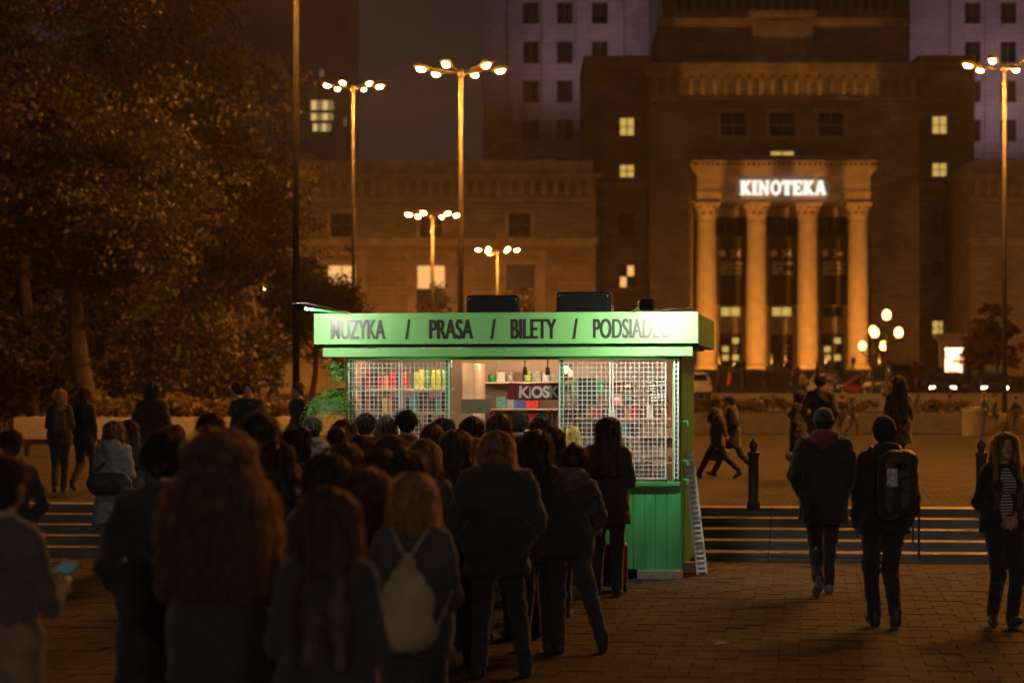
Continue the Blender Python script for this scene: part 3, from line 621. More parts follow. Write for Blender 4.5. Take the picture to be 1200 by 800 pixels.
def tree(px, D, e, v, rz, sc, label, data=None, name='lime_tree', grp='leafy trees beside the plaza'):
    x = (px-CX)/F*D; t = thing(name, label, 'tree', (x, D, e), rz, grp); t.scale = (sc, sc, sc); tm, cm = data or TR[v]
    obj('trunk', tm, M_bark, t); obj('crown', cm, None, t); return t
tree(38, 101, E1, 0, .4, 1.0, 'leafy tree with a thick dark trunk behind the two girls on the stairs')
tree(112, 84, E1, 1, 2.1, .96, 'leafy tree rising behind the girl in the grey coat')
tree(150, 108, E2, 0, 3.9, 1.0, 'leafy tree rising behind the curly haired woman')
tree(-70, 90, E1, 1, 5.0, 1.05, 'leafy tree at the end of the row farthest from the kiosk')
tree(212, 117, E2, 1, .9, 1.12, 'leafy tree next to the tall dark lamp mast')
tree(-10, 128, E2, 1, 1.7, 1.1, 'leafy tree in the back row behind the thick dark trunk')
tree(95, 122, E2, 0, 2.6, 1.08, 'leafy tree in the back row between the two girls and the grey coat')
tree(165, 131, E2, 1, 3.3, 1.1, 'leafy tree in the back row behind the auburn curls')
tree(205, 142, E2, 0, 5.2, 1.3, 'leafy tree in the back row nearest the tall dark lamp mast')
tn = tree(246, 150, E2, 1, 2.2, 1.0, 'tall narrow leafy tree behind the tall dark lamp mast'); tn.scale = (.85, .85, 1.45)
SM = make_tree(12, .22, 4.2, 31, 26000, .10, M_leaf, low=.12)
tree(366, 116, E2, 0, 1.0, .80, 'smaller leafy tree in front of the palace wing beside the mast', SM, grp=None)
BU = make_tree(5.5, .12, 2.6, 41, 7000, .13, M_leaf2, 1.0, .08)
tree(1166, 150, ER, 0, .3, 1.15, 'small reddish tree in front of the lit poster pillar', BU, 'autumn_tree', None)
CO = make_tree(7, .12, 1.5, 43, 6000, .12, M_leaf, .7, .06)
tree(514, 190, ER, 0, .3, 1.3, 'slim dark shrub in front of the lit ground floor palace window', CO, 'shrub', None)
tree(613, 190, ER, 0, 1.3, 1.3, 'slim dark shrub before the dark palace doorway above the kiosk roof', CO, 'shrub', None)
def bush(px0_, px1_, D, dd, z0, z1, n, size, m, label, name, grp=None, seed=3):
    x0, x1 = (px0_-CX)/F*D, (px1_-CX)/F*D; rg = random.Random(seed); xc = (x0+x1)/2; blobs = []
    nb = max(4, int((x1-x0)/.5))
    for k in range(nb):
        q = rg.uniform(.6, 1.0)*(z1-z0)*.5; blobs.append(((x0-xc+(x1-x0)*(k+.5)/nb, rg.uniform(-dd, dd)*.4, q+rg.uniform(0, (z1-z0)-2*q)), ((x1-x0)/nb*1.3, dd*.6, q)))
    t = thing(name, label, 'bush', (xc, D, z0), group=grp); obj('foliage', leafcloud(blobs, n, size, seed, 'foliage', m), None, t)
    b = MB()
    for k in range(nb): xx = x0-xc+(x1-x0)*(k+.5)/nb; b.tube([(xx, 0, -.05), (xx+.1, 0, (z1-z0)*.6)], [.03, .012], 5)
    obj('stems', b.mesh('stems'), M_bark, t)
bush(1056, 1104, 150, 1.6, ER, 4.3, 3500, .12, M_leaf2, 'rounded reddish bush between the globe lamps and the poster pillar', 'bush', seed=5)
bush(808, 925, 116, 1.0, E2, 2.12, 3000, .09, M_hedge, 'flower bed of pale foliage above the second stairs behind the walking couple', 'flower_bed', seed=8)
bush(1060, 1130, 116, 1.0, E2, 2.0, 1500, .09, M_hedge, 'flower bed of pale foliage below the parked dark cars', 'flower_bed', seed=9)
bush(960, 1020, 116, 1.0, E2, 1.95, 1200, .09, M_hedge, 'flower bed of pale foliage behind the man in the beanie', 'flower_bed', seed=10)
b = MB(); b.bev((20-CX)/F*78, (345-CX)/F*78, 77.4, 79.6, E1, 1.36, .03); tag(obj('planter', b.mesh('planter'), M_conc), 'long low concrete planter under the hedge and trees', 'planter')
bush(105, 338, 78.5, 1.2, 1.34, 2.15, 7000, .08, M_hedge, 'clipped hedge in the long planter behind the girls on the stairs', 'hedge', seed=12)
b = MB(); b.bev((-60-CX)/F*60, (118-CX)/F*60, 60, 60.5, E1+.3, E1+.42, .015)
tb = thing('bench', 'long dark bench on the upper plaza behind the two girls', 'bench', (0, 0, E1)); o = obj('seat', b.mesh('seat', False, (0, 0, E1)), M_iron, tb)
for q in (-40, 30, 100): b = MB(); xx = (q-CX)/F*60; b.box(xx-.05, xx+.05, 60.05, 60.45, 0, .298); obj('leg', b.mesh('leg'), M_iron, tb)
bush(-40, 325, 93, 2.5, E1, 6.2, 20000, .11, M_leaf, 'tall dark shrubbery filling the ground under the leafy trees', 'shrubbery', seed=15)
# poster pillar
x = (1117-CX)/F*170; t = thing('poster_pillar', 'stone pillar with a cornice framing a backlit poster', 'poster pillar', (x, 170, ER))
hz = CH-(391-HY)/F*170-ER
b = MB(); b.bev(-.95, .95, -.4, .4, 0, hz-.5, .03); obj('body', b.mesh('body'), M_fac2, t)
b = MB(); b.box(-1.1, 1.1, -.5, .5, hz-.497, hz-.3); b.box(-1.3, 1.3, -.65, .65, hz-.297, hz); obj('cornice', b.mesh('cornice'), M_fac2, t)
b = MB(); b.box(-.75, .75, -.46, -.403, 1.7, hz-.9); pf = obj('poster_frame', b.mesh('poster_frame'), M_iron, t)
b = MB(); b.box(-.66, .66, -.475, -.463, 1.8, hz-1.0)
m = bpy.data.materials.new('backlit_poster'); tt, p = nodes_of(m); n = tt.nodes.new('ShaderNodeTexNoise'); n.inputs['Scale'].default_value = 1.6; rr = tt.nodes.new('ShaderNodeValToRGB'); tc = tt.nodes.new('ShaderNodeTexCoord'); tt.links.new(tc.outputs['Object'], n.inputs['Vector'])
rr.color_ramp.elements[0].position = .42; rr.color_ramp.elements[0].color = (.25, .07, .03, 1); rr.color_ramp.elements[1].position = .55; rr.color_ramp.elements[1].color = (1, .62, .35, 1)
tt.links.new(n.outputs['Fac'], rr.inputs['Fac']); tt.links.new(rr.outputs['Color'], p.inputs['Emission Color']); p.inputs['Emission Strength'].default_value = 1.5
obj('poster', b.mesh('poster'), m, pf)
# litter bin
x = (1141-CX)/F*92; t = thing('litter_bin', 'round grey litter bin beside the lamp mast and walking couple', 'bin', (x, 92, E1))
b = MB(); b.lathe([(.42, 0), (.44, .05), (.46, .95), (.5, 1.0), (.5, 1.06)], (0, 0, 0), 18); obj('drum', b.mesh('drum', True), M_conc, t)
b = MB(); b.lathe([(.47, 1.063), (.44, 1.12), (.24, 1.16)], (0, 0, 0), 18); obj('rim', b.mesh('rim', True), M_iron, t)
# ------------------------------------------------------------------ cars
def loft(mb, secs):
    """secs: list of (y, [(x,z)...]) rings of equal length"""
    n = len(secs[0][1]); V = []; fc = []
    for y, ring in secs: V += [(a, y, c) for a, c in ring]
    for i in range(len(secs)-1):
        for k in range(n): fc.append((i*n+k, (i+1)*n+k, (i+1)*n+(k+1) % n, i*n+(k+1) % n))
    fc.append(tuple(range(n))); fc.append(tuple((len(secs)-1)*n+k for k in reversed(range(n)))); return mb.add(V, fc)
def car(px, D, rz, paint, label, kind='hatch', front_lit=False, rear_lit=False):
    x = (px-CX)/F*D; t = thing('parked_car', label, 'car', (x, D, ER), rz, 'cars parked along the road'); Wd = .88; L = 2.05
    mp = mat('car_paint_'+label[:14].replace(' ', '_'), paint, .3, .03, 2); mp.node_tree.nodes['Principled BSDF'].inputs['Coat Weight'].default_value = .6
    def ring(wd, z0, z1, r=.12): return [(-wd+r, z0), (wd-r, z0), (wd, z0+r), (wd, z1-r), (wd-r*1.4, z1), (-wd+r*1.4, z1), (-wd, z1-r), (-wd, z0+r)]
    v = kind == 'van'; hz_ = 1.0 if v else .86
    b = MB(); loft(b, [(-L, ring(Wd*.86, .38, hz_*.86)), (-L+.12, ring(Wd*.96, .26, hz_*.97)), (-L+.7, ring(Wd, .22, hz_)), (.5, ring(Wd, .22, hz_)), (L-.5, ring(Wd*.97, .24, hz_*.9)), (L-.1, ring(Wd*.9, .28, hz_*.78)), (L, ring(Wd*.8, .36, hz_*.68))]); body = obj('body', b.mesh('body', True), mp, t)
    zt = 1.9 if v else 1.46
    b = MB(); loft(b, [(-L+.06, ring(Wd*.86, hz_-.1, hz_+.02, .03)), (-L+.38, ring(Wd*.76, hz_-.1, zt-.05, .1)), (-.7, ring(Wd*.78, hz_-.1, zt, .1)), (.25, ring(Wd*.78, hz_-.1, zt-.02, .1)), (1.05 if not v else 1.5, ring(Wd*.86, hz_-.1, hz_+.02, .03))]); cab = obj('cabin', b.mesh('cabin', True), mp, t)
    b = MB(); yb = -L+.06; b.quad((-Wd*.66, yb+.06, hz_+.08), (Wd*.66, yb+.06, hz_+.08), (Wd*.60, yb+.27, zt-.14), (-Wd*.60, yb+.27, zt-.14)); obj('rear_window', MB().prism([(yb+.03, hz_+.08), (yb+.24, zt-.14), (yb+.30, zt-.14), (yb+.09, hz_+.08)], -Wd*.62, Wd*.62, 'x').mesh('rear_window'), M_dark, cab)
    ye = 1.05 if not v else 1.5; obj('windscreen', MB().prism([(ye-.02, hz_+.06), (.33, zt-.12), (.25, zt-.12), (ye-.12, hz_+.06)], -Wd*.68, Wd*.68, 'x').mesh('windscreen'), M_dark, cab)
    for sx in (-1, 1):
        xw = sx*Wd*.81; obj('side_window', MB().prism([(-L+.55, hz_+.06), (-L+.6, zt-.2), (.2, zt-.16), (ye-.3, hz_+.06)], xw-.03, xw+.03, 'x').mesh('side_window'), M_dark, cab)
        b = MB(); b.bev(sx*Wd*.95-.1, sx*Wd*.95+.1, .75, .87, hz_+.06, hz_+.2, .03); obj('mirror', b.mesh('mirror'), mp, t)
        b = MB(); b.bev(sx*Wd*.78-.1, sx*Wd*.78+.1, -L+.02, -L+.14, hz_*.62, hz_*.95, .02); obj('tail_light', b.mesh('tail_light'), emit('tail_on', (1, .05, .02), 3) if rear_lit else mat('tail_red', (.35, .015, .01), .3), t)
        b = MB(); b.bev(sx*Wd*.66-.16, sx*Wd*.66+.16, L-.2, L+.0, hz_*.55, hz_*.72, .03); obj('headlight', b.mesh('headlight'), emit('head_on', (1, .7, .35), 6) if front_lit else mat('head_glass', (.6, .6, .6), .15), t)
        for yw in (-1.25, 1.28):
            w_ = MB(); Mx = Matrix.Translation((sx*Wd*.9, yw, .31)) @ Matrix.Rotation(PI/2, 4, 'Y'); w_.lathe([(.2, -.1), (.29, -.1), (.31, -.07), (.31, .07), (.29, .1), (.2, .1)], (0, 0, 0), 20, M=Mx); wh = obj('wheel', w_.mesh('wheel', True), mat('tyre', (.015, .015, .015), .9), t)
            w_ = MB(); w_.lathe([(.03, -.107), (.19, -.104), (.19, .104), (.03, .107)], (0, 0, 0), 16, M=Mx); obj('rim', w_.mesh('rim'), mat('alloy', (.4, .4, .4), .35, metal=.8), wh)
    b = MB(); b.box(-.26, .26, -L-.005, -L+.03, .52, .63); obj('number_plate', b.mesh('number_plate'), M_white, t)
    b = MB(); b.bev(-Wd*.85, Wd*.85, -L-.04, -L+.1, .3, .45, .03); obj('rear_bumper', b.mesh('rear_bumper'), mp, t)
car(811, 140, 0.1, (.68, .66, .62), 'white hatchback seen from behind next to the kiosk wall')
car(966, 146, 2.9, (.30, .29, .28), 'silver grey car parked beyond the man in the beanie', front_lit=False)
car(1041, 136, .25, (.02, .02, .022), 'dark van parked below the globe lamps', 'van')
car(1112, 139, PI-.35, (.03, .03, .033), 'dark car with its lights on below the poster pillar', front_lit=True)
car(1166, 139, PI-.2, (.035, .03, .03), 'dark car with its lights on under the reddish tree', front_lit=True)
car(1008, 158, 1.57, (.25, .03, .02), 'dark red car parked side on beside the dark van')
# ------------------------------------------------------------------ the kiosk (local frame: x right, y into the kiosk, z up; origin under the middle of the sign front)
KR = math.radians(8.5); KC = Vector((-.0875, 25.605, 0)); KM = Matrix.Translation(KC) @ Matrix.Rotation(-KR, 4, 'Z')
kio = thing('kiosk', 'bright green street kiosk with a lettered sign board and white grilles', 'kiosk', KC, -KR)
def kb(mb, name, m, par=None, smooth=False): return obj(name, mb.mesh(name, smooth), m, par or kio)
def kx(px): return (px-593.0)/110.7
def kz(py): return CH-(py-HY)/110.7
WX0, WX1, WY, WD = -1.76, 1.83, .25, 2.35        # wall box
SX = 2.06
# sign board
b = MB(); b.bev(-SX, SX, 0, .12, 2.487, 2.82, .006); sign = kb(b, 'sign_board', M_green2)
words = [('MUZYKA', 386, 451), ('/', 476, 481), ('PRASA', 505, 556), ('/', 578, 583), ('BILETY', 602, 655), ('/', 675, 680), ('PODSIADLO', 699, 789)]
M_let = mat('sign_lettering', (.012, .012, .012), .40, .05, 5, spec=.7)
for wd, a, c in words:
    me = text_mesh(wd, .3, .0015, .003); xs = [v.co.x for v in me.vertices]; zs = [v.co.z for v in me.vertices]; x0, x1, z0, z1 = min(xs), max(xs), min(zs), max(zs)
    fx = (kx(c)-kx(a))/(x1-x0); zt, zl = kz(373.8), kz(396.8)
    if wd == '/': zt, zl = kz(373.5), kz(397)
    for v in me.vertices: v.co = (kx(a)+(v.co.x-x0)*fx, -.004+v.co.y*.3, zl+(v.co.z-z0)/(z1-z0)*(zt-zl))
    v0 = [tuple(v.co) for v in me.vertices]; f0 = [tuple(p.vertices) for p in me.polygons]; b = MB()
    for q, dxx in enumerate((-.007, 0, .007)): b.add([(a_+dxx, b_-.0004*q, c_) for a_, b_, c_ in v0], f0)
    o = kb(b, 'lettering' if wd != '/' else 'slash_mark', M_let, sign)
xl = kx(a)+(kx(c)-kx(a))*(7.02/9.0)
b = MB(); b.prism([(xl-.015, 2.625), (xl+.075, 2.675), (xl+.075, 2.70), (xl-.015, 2.65)], -.0045, -.0015); kb(b, 'lettering', M_let, sign)
for s_ in (-1, 1): b = MB(); b.bev(*sorted((s_*SX, s_*(SX-.10))), .123, WD+.2, 2.47, 2.80 if s_ > 0 else 2.81, .006); kb(b, 'side_fascia', M_green)
b = MB(); b.box(-SX+.10, SX-.10, WD+.08, WD+.2, 2.47, 2.80); kb(b, 'rear_fascia', M_green)
b = MB(); b.box(-SX+.103, SX-.103, .124, WD+.077, 2.66, 2.70); kb(b, 'roof', mat('bitumen', (.03, .03, .03), .9, .3, 6, .3))
b = MB(); b.box(-SX+.103, SX-.103, .124, WD+.077, 2.452, 2.47); kb(b, 'soffit', M_green)
b = MB(); b.bev(kx(374), kx(814), .07, .13, 2.355, 2.45, .006); kb(b, 'lower_trim', M_green2)
for q in range(9):
    b = MB(); xx = -1.8+q*.45; b.lathe([(.004, 0), (.006, .002), (.003, .005)], (0, 0, 0), 8, M=Matrix.Translation((xx, .068, 2.43)) @ Matrix.Rotation(PI/2, 4, 'X')); kb(b, 'screw', M_iron)
# carcass
M_gin = M_green
for sx in (WX0, WX1-.05):
    b = MB(); b.box(sx, sx+.05, WY, WD, .10, 2.45); kb(b, 'side_wall', M_green)
b = MB(); b.box(WX0+.053, WX1-.053, WD-.05, WD, .10, 2.45); kb(b, 'back_wall', M_green)
b = MB(); b.box(WX0+.053, WX1-.053, WY+.06, WD-.053, .10, .14); kb(b, 'floor', mat('lino', (.12, .1, .08), .5))
b = MB(); b.box(WX0+.056, WX1-.056, WD-.075, WD-.053, .143, 2.42); kb(b, 'lining', M_peach)
b = MB(); b.box(WX0+.053, WX0+.07, WY+.1, WD-.08, .143, 2.42); b.box(WX1-.07, WX1-.053, WY+.1, WD-.08, .143, 2.42); kb(b, 'side_lining', M_peach)
b = MB(); b.box(WX0+.08, WX1-.08, WY+.1, WD-.08, 2.405, 2.43); kb(b, 'ceiling', M_peach)
# front posts
for px in (404, 522, 657, 786):
    xx = kx(px)
    if px == 404: xx = WX0+.03
    if px == 786: xx = WX1-.03
    b = MB(); b.bev(xx-.028, xx+.028, WY-.002, WY+.06, 1.02, 2.36, .005); kb(b, 'post', M_green)
b = MB(); b.box(WX0, WX1, WY, WY+.06, 2.325, 2.36); kb(b, 'head_rail', M_green)
# lower boards
nP = 30
for i in range(nP):
    x0 = WX0+(WX1-WX0)*i/nP; x1 = WX0+(WX1-WX0)*(i+1)/nP; b = MB(); j = random.uniform(-.002, .002)
    b.bev(x0+.0025, x1-.0025, WY+j, WY+.022, .10, .975, .003); pl = kb(b, 'plank', M_green)
    for zz in (.16, .40, .93):
        b = MB(); b.lathe([(.0045, 0), (.0045, .002), (.002, .003)], (0, 0, 0), 6, M=Matrix.Translation(((x0+x1)/2, WY+j, zz)) @ Matrix.Rotation(PI/2, 4, 'X')); kb(b, 'nail', M_iron, pl)
b = MB(); b.box(WX0+.01, WX1-.01, WY+.025, WY+.055, .12, .97); kb(b, 'plank_backing', M_green)
b = MB(); b.bev(WX0-.02, WX1+.02, WY-.06, WY+.3, .985, 1.03, .008); kb(b, 'counter', M_green)
b = MB(); b.bev(WX1-.012, WX1+.03, WY-.012, WY+.03, .10, .98, .004); b.bev(WX1+.004, WX1+.024, WY+.12, WY+.15, .2, 2.4, .003); kb(b, 'corner_post', M_green)
# right side: door boards and hooks
for i in range(14):
    y0 = WY+.16+(WD-WY-.2)*i/14; y1 = y0+(WD-WY-.2)/14; b = MB(); b.bev(WX1+.002, WX1+.016, y0+.0025, y1-.0025, .12, 2.38, .003); kb(b, 'plank', M_green)
for zz in (1.66, 1.04, 1.24):
    b = MB(); b.box(WX1+.025, WX1+.10, WY+.125, WY+.145, zz, zz+.02); b.box(WX1+.085, WX1+.10, WY+.125, WY+.145, zz-.04, zz-.001); kb(b, 'hook', M_green)
# concrete feet
for i, (x0, x1, y0, y1, h) in enumerate(((1.40, 1.86, WY-.1, WY+.25, .098), (WX0, WX0+.42, WY-.1, WY+.25, .098), (-.2, .2, WY-.05, WY+.25, .098), (1.4, 1.8, WD-.3, WD, .098), (WX0, WX0+.4, WD-.3, WD, .098))):
    b = MB(); b.bev(x0, x1, y0, y1, 0, h, .01); kb(b, 'concrete_foot', M_conc)
# white steel grilles
GZ0, GZ1 = kz(561), kz(419.5)
def grille(x0, x1, y, par, z0=GZ0, z1=GZ1):
    t_ = .016; b = MB(); b.bev(x0, x0+t_, y-.02, y, z0, z1, .003); b.bev(x1-t_, x1, y-.02, y, z0, z1, .003); b.box(x0+t_, x1-t_, y-.02, y, z1-t_, z1); b.box(x0+t_, x1-t_, y-.02, y, z0, z0+t_); g_ = kb(b, 'grille', M_white, par)
    b = MB(); nx = int(round((x1-x0)/.049)); nz = int(round((z1-z0)/.049)); wr = .0030
    for i in range(1, nx): xx = x0+(x1-x0)*i/nx; b.box(xx-wr, xx+wr, y-.016, y-.010, z0+t_, z1-t_)
    for j in range(1, nz): zz = z0+(z1-z0)*j/nz; b.box(x0+t_, x1-t_, y-.0098, y-.005, zz-wr, zz+wr)
    kb(b, 'wire_mesh', M_white, g_)
yg = WY-.025
grille(kx(401.5), kx(464.5), yg, kio); grille(kx(466), kx(524.5), yg, kio); grille(kx(655), kx(716.5), yg, kio); grille(kx(718), kx(782), yg, kio)
# folded grille standing edge-on at the corner
b = MB(); b.bev(WX1-.045, WX1-.03, yg-.03, yg+.02, GZ0, GZ1, .003); b.bev(WX1-.005, WX1+.01, yg-.03, yg+.02, GZ0, GZ1, .003)
for k in range(26): zz = GZ0+.02+(GZ1-GZ0-.04)*k/25; b.box(WX1-.0298, WX1-.0052, yg-.02, yg+.01, zz-.006, zz+.006)
kb(b, 'folded_grille', M_white)
# glass panes behind the grilles
for a, c in ((404, 522), (657, 784)):
    b = MB(); b.box(kx(a)+.03, kx(c)-.03, WY+.03, WY+.036, 1.035, 2.32); kb(b, 'window_pane', glass('shop_glass'))
# fluorescent tubes under the ceiling
M_tube = emit('fluorescent', (1.0, .70, .44), 22.0)
for (x0, x1, y) in ((-1.5, -.5, .44), (.62, 1.6, .44), (-.5, .6, 1.35)):
    b = MB(); b.box(x0, x1, y-.05, y+.05, 2.39, 2.404); fx_ = kb(b, 'ceiling_light', M_white); b = MB(); b.tube([(x0+.03, y, 2.37), (x1-.03, y, 2.37)], .016, 8); kb(b, 'tube', M_tube, fx_)
# shelves
M_shelf = mat('shelf_board', (.62, .50, .38), .6, .06, 5)
SHL = []
def shelf(x0, x1, y0, y1, z):
    b = MB(); b.box(x0, x1, y0, y1, z-.018, z); kb(b, 'shelf', M_shelf)
for z in (2.02, 1.77, 1.52, 1.27): shelf(WX0+.09, kx(520), .62, .9, z)
for z in (2.10, 1.80, 1.56, 1.32): shelf(kx(530), kx(690), 1.75, 2.27, z)
for z in (1.70, 1.50, 1.22): shelf(kx(664), WX1-.09, .95, 1.25, z)
b = MB(); b.box(kx(527), kx(540), .9, 1.74, 1.05, 2.3); kb(b, 'shelf_upright', M_peach)
b = MB(); b.tube([(kx(562), 1.2, 2.33), (kx(612), 1.2, 2.335)], .006, 6); b.tube([(kx(567), 1.2, 2.33), (kx(563), 1.15, 2.22)], .014, 6); kb(b, 'track_light_rail', M_white)
for px in (599, 627):
    b = MB(); b.tube([(kx(px), 1.2, 2.4), (kx(px), 1.2, 2.26)], .006, 5); b.lathe([(.02, 0), (.03, -.06), (.028, -.09)], (kx(px), 1.2, 2.26), 10); kb(b, 'spot_lamp', M_iron)
# ---- goods: every box, can and bottle is its own thing
GC = {'red': (.5, .04, .03), 'yellow': (.62, .45, .05), 'lime': (.32, .45, .06), 'dark': (.035, .03, .03), 'brown': (.12, .06, .03), 'white': (.7, .66, .6), 'green': (.05, .28, .10), 'blue': (.05, .09, .3), 'purple': (.2, .05, .3), 'pink': (.6, .2, .25), 'teal': (.1, .3, .3), 'orange': (.6, .2, .04), 'grey': (.3, .3, .28)}
GM = {k: mat('goods_'+k, c, .45, .35, 30) for k, c in GC.items()}; GMESH = {}
def good(kind, col, x, y, z, w_, h_, label, d_=None, rz=0, grp=None):
    key = (kind, col, round(w_, 3), round(h_, 3))
    if key not in GMESH:
        b = MB(); d = d_ or w_*.8
        if kind == 'box': b.bev(-w_/2, w_/2, -d/2, d/2, 0, h_, .004)
        elif kind == 'can': b.lathe([(w_*.42, 0), (w_*.5, .01*h_/.1), (w_*.5, h_*.9), (w_*.42, h_), (w_*.40, h_*.985)], (0, 0, 0), 12)
        elif kind == 'jar': b.lathe([(w_*.46, 0), (w_*.5, .01), (w_*.5, h_*.7), (w_*.36, h_*.8), (w_*.42, h_*.82), (w_*.42, h_)], (0, 0, 0), 12)
        else: b.lathe([(w_*.46, 0), (w_*.5, .01), (w_*.5, h_*.55), (w_*.2, h_*.78), (w_*.18, h_*.97), (w_*.22, h_)], (0, 0, 0), 12)
        me = b.mesh(kind, kind != 'box'); me.materials.append(GM[col]); GMESH[key] = me
    o = bpy.data.objects.new({'box': 'packet', 'can': 'drink_can', 'jar': 'jar', 'bottle': 'bottle'}[kind], GMESH[key]); COL.objects.link(o)
    o.matrix_world = KM @ Matrix.Translation((x, y, z+.001)) @ Matrix.Rotation(rz, 4, 'Z'); tag(o, label, {'box': 'packet', 'can': 'can', 'jar': 'jar', 'bottle': 'bottle'}[kind], grp or label)
def row(x0, x1, y, z, pat, w_, h_, where, gap=.008):
    x = x0+w_/2; i = 0; rr_ = random.Random(int(x0*100)+int(z*100))
    while x < x1-w_/2:
        kind, col = pat[i % len(pat)] if not callable(pat) else pat(i, x)
        good(kind, col, x, y+random.uniform(-.01, .01), z, w_, h_*rr_.choice([.8, .9, 1, 1, 1.12]), '%s %s %s' % (col, {'box': 'packet', 'can': 'drink can', 'jar': 'jar', 'bottle': 'bottle'}[kind], where), rz=random.uniform(-.1, .1)); x += w_+gap; i += 1
LX0, LX1 = WX0+.12, kx(518)
row(LX0, LX0+.52, .70, 2.02, [('box', 'red'), ('box', 'dark'), ('box', 'red'), ('box', 'orange')], .06, .18, 'on the top shelf behind the grille by the fern')
row(LX0+.54, LX1, .70, 2.02, [('box', 'lime'), ('box', 'yellow'), ('jar', 'green'), ('jar', 'yellow'), ('box', 'lime')], .055, .18, 'on the top shelf behind the grille by the fern')
row(LX0, LX0+.42, .70, 1.77, [('jar', 'orange'), ('box', 'dark'), ('bottle', 'brown'), ('box', 'yellow')], .055, .17, 'on the second shelf behind the grille by the fern')
row(LX0+.44, LX1, .70, 1.77, [('box', 'dark'), ('box', 'teal'), ('can', 'dark'), ('box', 'brown')], .06, .18, 'on the second shelf behind the grille by the fern')
row(LX0, LX1, .70, 1.52, [('can', 'orange'), ('can', 'dark'), ('bottle', 'brown'), ('can', 'red'), ('bottle', 'dark')], .055, .19, 'on the third shelf behind the grille by the fern')
row(LX0, LX1, .70, 1.27, [('can', 'white'), ('can', 'yellow'), ('can', 'brown')], .066, .12, 'on the lowest shelf behind the grille by the fern')
CX0, CX1 = kx(541), kx(650)
row(CX0, CX1, 1.9, 2.10, [('can', 'green'), ('box', 'white'), ('jar', 'grey'), ('box', 'brown'), ('jar', 'lime'), ('box', 'grey'), ('jar', 'white'), ('box', 'grey'), ('can', 'dark')], .095, .11, 'on the top shelf behind the open counter')
row(CX0+.1, CX0+.42, 1.9, 1.80, [('box', 'teal'), ('box', 'grey'), ('box', 'white')], .11, .13, 'on the shelf behind the grey card')
row(CX0+.30, CX0+.60, 1.9, 1.80, [('box', 'blue'), ('box', 'red')], .14, .17, 'on the shelf behind the grey card')
row(CX0+.34, CX0+.58, 1.85, 1.63, [('box', 'red')], .115, .125, 'below the dark red pennants')
row(CX0+.60, CX0+.95, 1.85, 1.60, [('bottle', 'dark'), ('bottle', 'brown')], .05, .17, 'below the dark red pennants')
row(CX0, CX1, 1.85, 1.32, [('box', 'purple'), ('box', 'pink'), ('box', 'dark'), ('bottle', 'brown'), ('box', 'orange')], .08, .14, 'on the lowest shelf behind the open counter')
row(kx(527), kx(541), 1.0, 1.80, [('jar', 'orange')], .09, .14, 'on the end of the shelf by the open counter'); 
RX0, RX1 = kx(668), WX1-.14
row(RX0, RX1, 1.05, 1.70, [('box', 'brown'), ('jar', 'orange'), ('box', 'red'), ('jar', 'brown'), ('box', 'white')], .075, .12, 'on the upper shelf behind the grille by the leaning rack')
row(RX0, RX1-.3, 1.05, 1.50, [('box', 'dark'), ('box', 'brown'), ('can', 'dark'), ('box', 'teal')], .06, .15, 'on the middle shelf behind the grille by the leaning rack')
row(RX0, RX0+.6, 1.05, 1.22, [('box', 'orange'), ('box', 'dark'), ('box', 'teal'), ('jar', 'yellow')], .065, .18, 'on the low shelf behind the grille by the leaning rack')
row(kx(765), kx(781), .5, 1.03, [('can', 'grey')], .066, .12, 'on the counter at the kiosk corner')
def placard(name, px0_, px1_, py0, py1, y, m, label, cat, th=.012, rz=0):
    s = F/(25.6+y); x0, x1 = (px0_-593)/s, (px1_-593)/s; z0, z1 = CH-(py1-HY)/s, CH-(py0-HY)/s; t = thing(name, label, cat); t.matrix_world = KM @ Matrix.Translation(((x0+x1)/2, y, z0)) @ Matrix.Rotation(rz, 4, 'Y')
    b = MB(); b.bev(-(x1-x0)/2, (x1-x0)/2, 0, th, 0, z1-z0, .003); obj('panel', b.mesh('panel'), m, t); return t, x1-x0, z1-z0
placard('card_sign', 538, 573.5, 467.5, 484, WY+.02, mat('olive_card', (.16, .15, .085), .9, .1, 20), 'plain olive grey card propped in the open kiosk counter', 'card')
M_pen = mat('maroon_felt', (.13, .012, .018), .9, .2, 14); M_pwh = mat('cream_print', (.55, .48, .42), .8, .05, 8)
t, w_, h_ = placard('pennant', 591.5, 621, 449, 468.5, WY+.10, M_pen, 'dark red pennant with blurred pale lettering hanging in the kiosk', 'pennant', rz=.06)
me = text_mesh('KI', .17, .006, .002); o = obj('lettering', me, M_pwh, t); o.location = (-.02, -.006, .03)
t, w_, h_ = placard('pennant', 619.5, 655, 448.5, 468.5, WY+.085, M_pen, 'dark red pennant lettered SK in pale capitals hanging in the kiosk', 'pennant', rz=-.02)
me = text_mesh('OSK', .165, .007, .002, .92); o = obj('lettering', me, M_pwh, t); o.location = (-.155, -.006, .03)
t, w_, h_ = placard('picture', 636, 651, 425, 445, 1.5, GM['dark'], 'black framed picture with a pale abstract print hanging at the back of the kiosk', 'picture')
b = MB(); b.ball((-.02, -.006, .11), (.06, .004, .05), 14, 6); b.ball((.04, -.006, .07), (.03, .004, .05), 12, 6); obj('print', b.mesh('print'), M_white, t)
t, w_, h_ = placard('record_sleeve', 750, 772, 442, 473, .9, GM['dark'], 'black printed record sleeve hung behind the grille at the kiosk corner', 'record', rz=-.1)
b = MB()
for r_ in range(7):
    for c_ in range(5):
        if random.random() < .7: b.box(-.085+.036*c_, -.06+.036*c_, -.004, -.001, .03+.033*r_, .05+.033*r_)
obj('print', b.mesh('print'), M_white, t)
b = MB(); b.box(-.09, .09, -.004, -.001, .265, .285); obj('print', b.mesh('print'), GM['lime'], t)
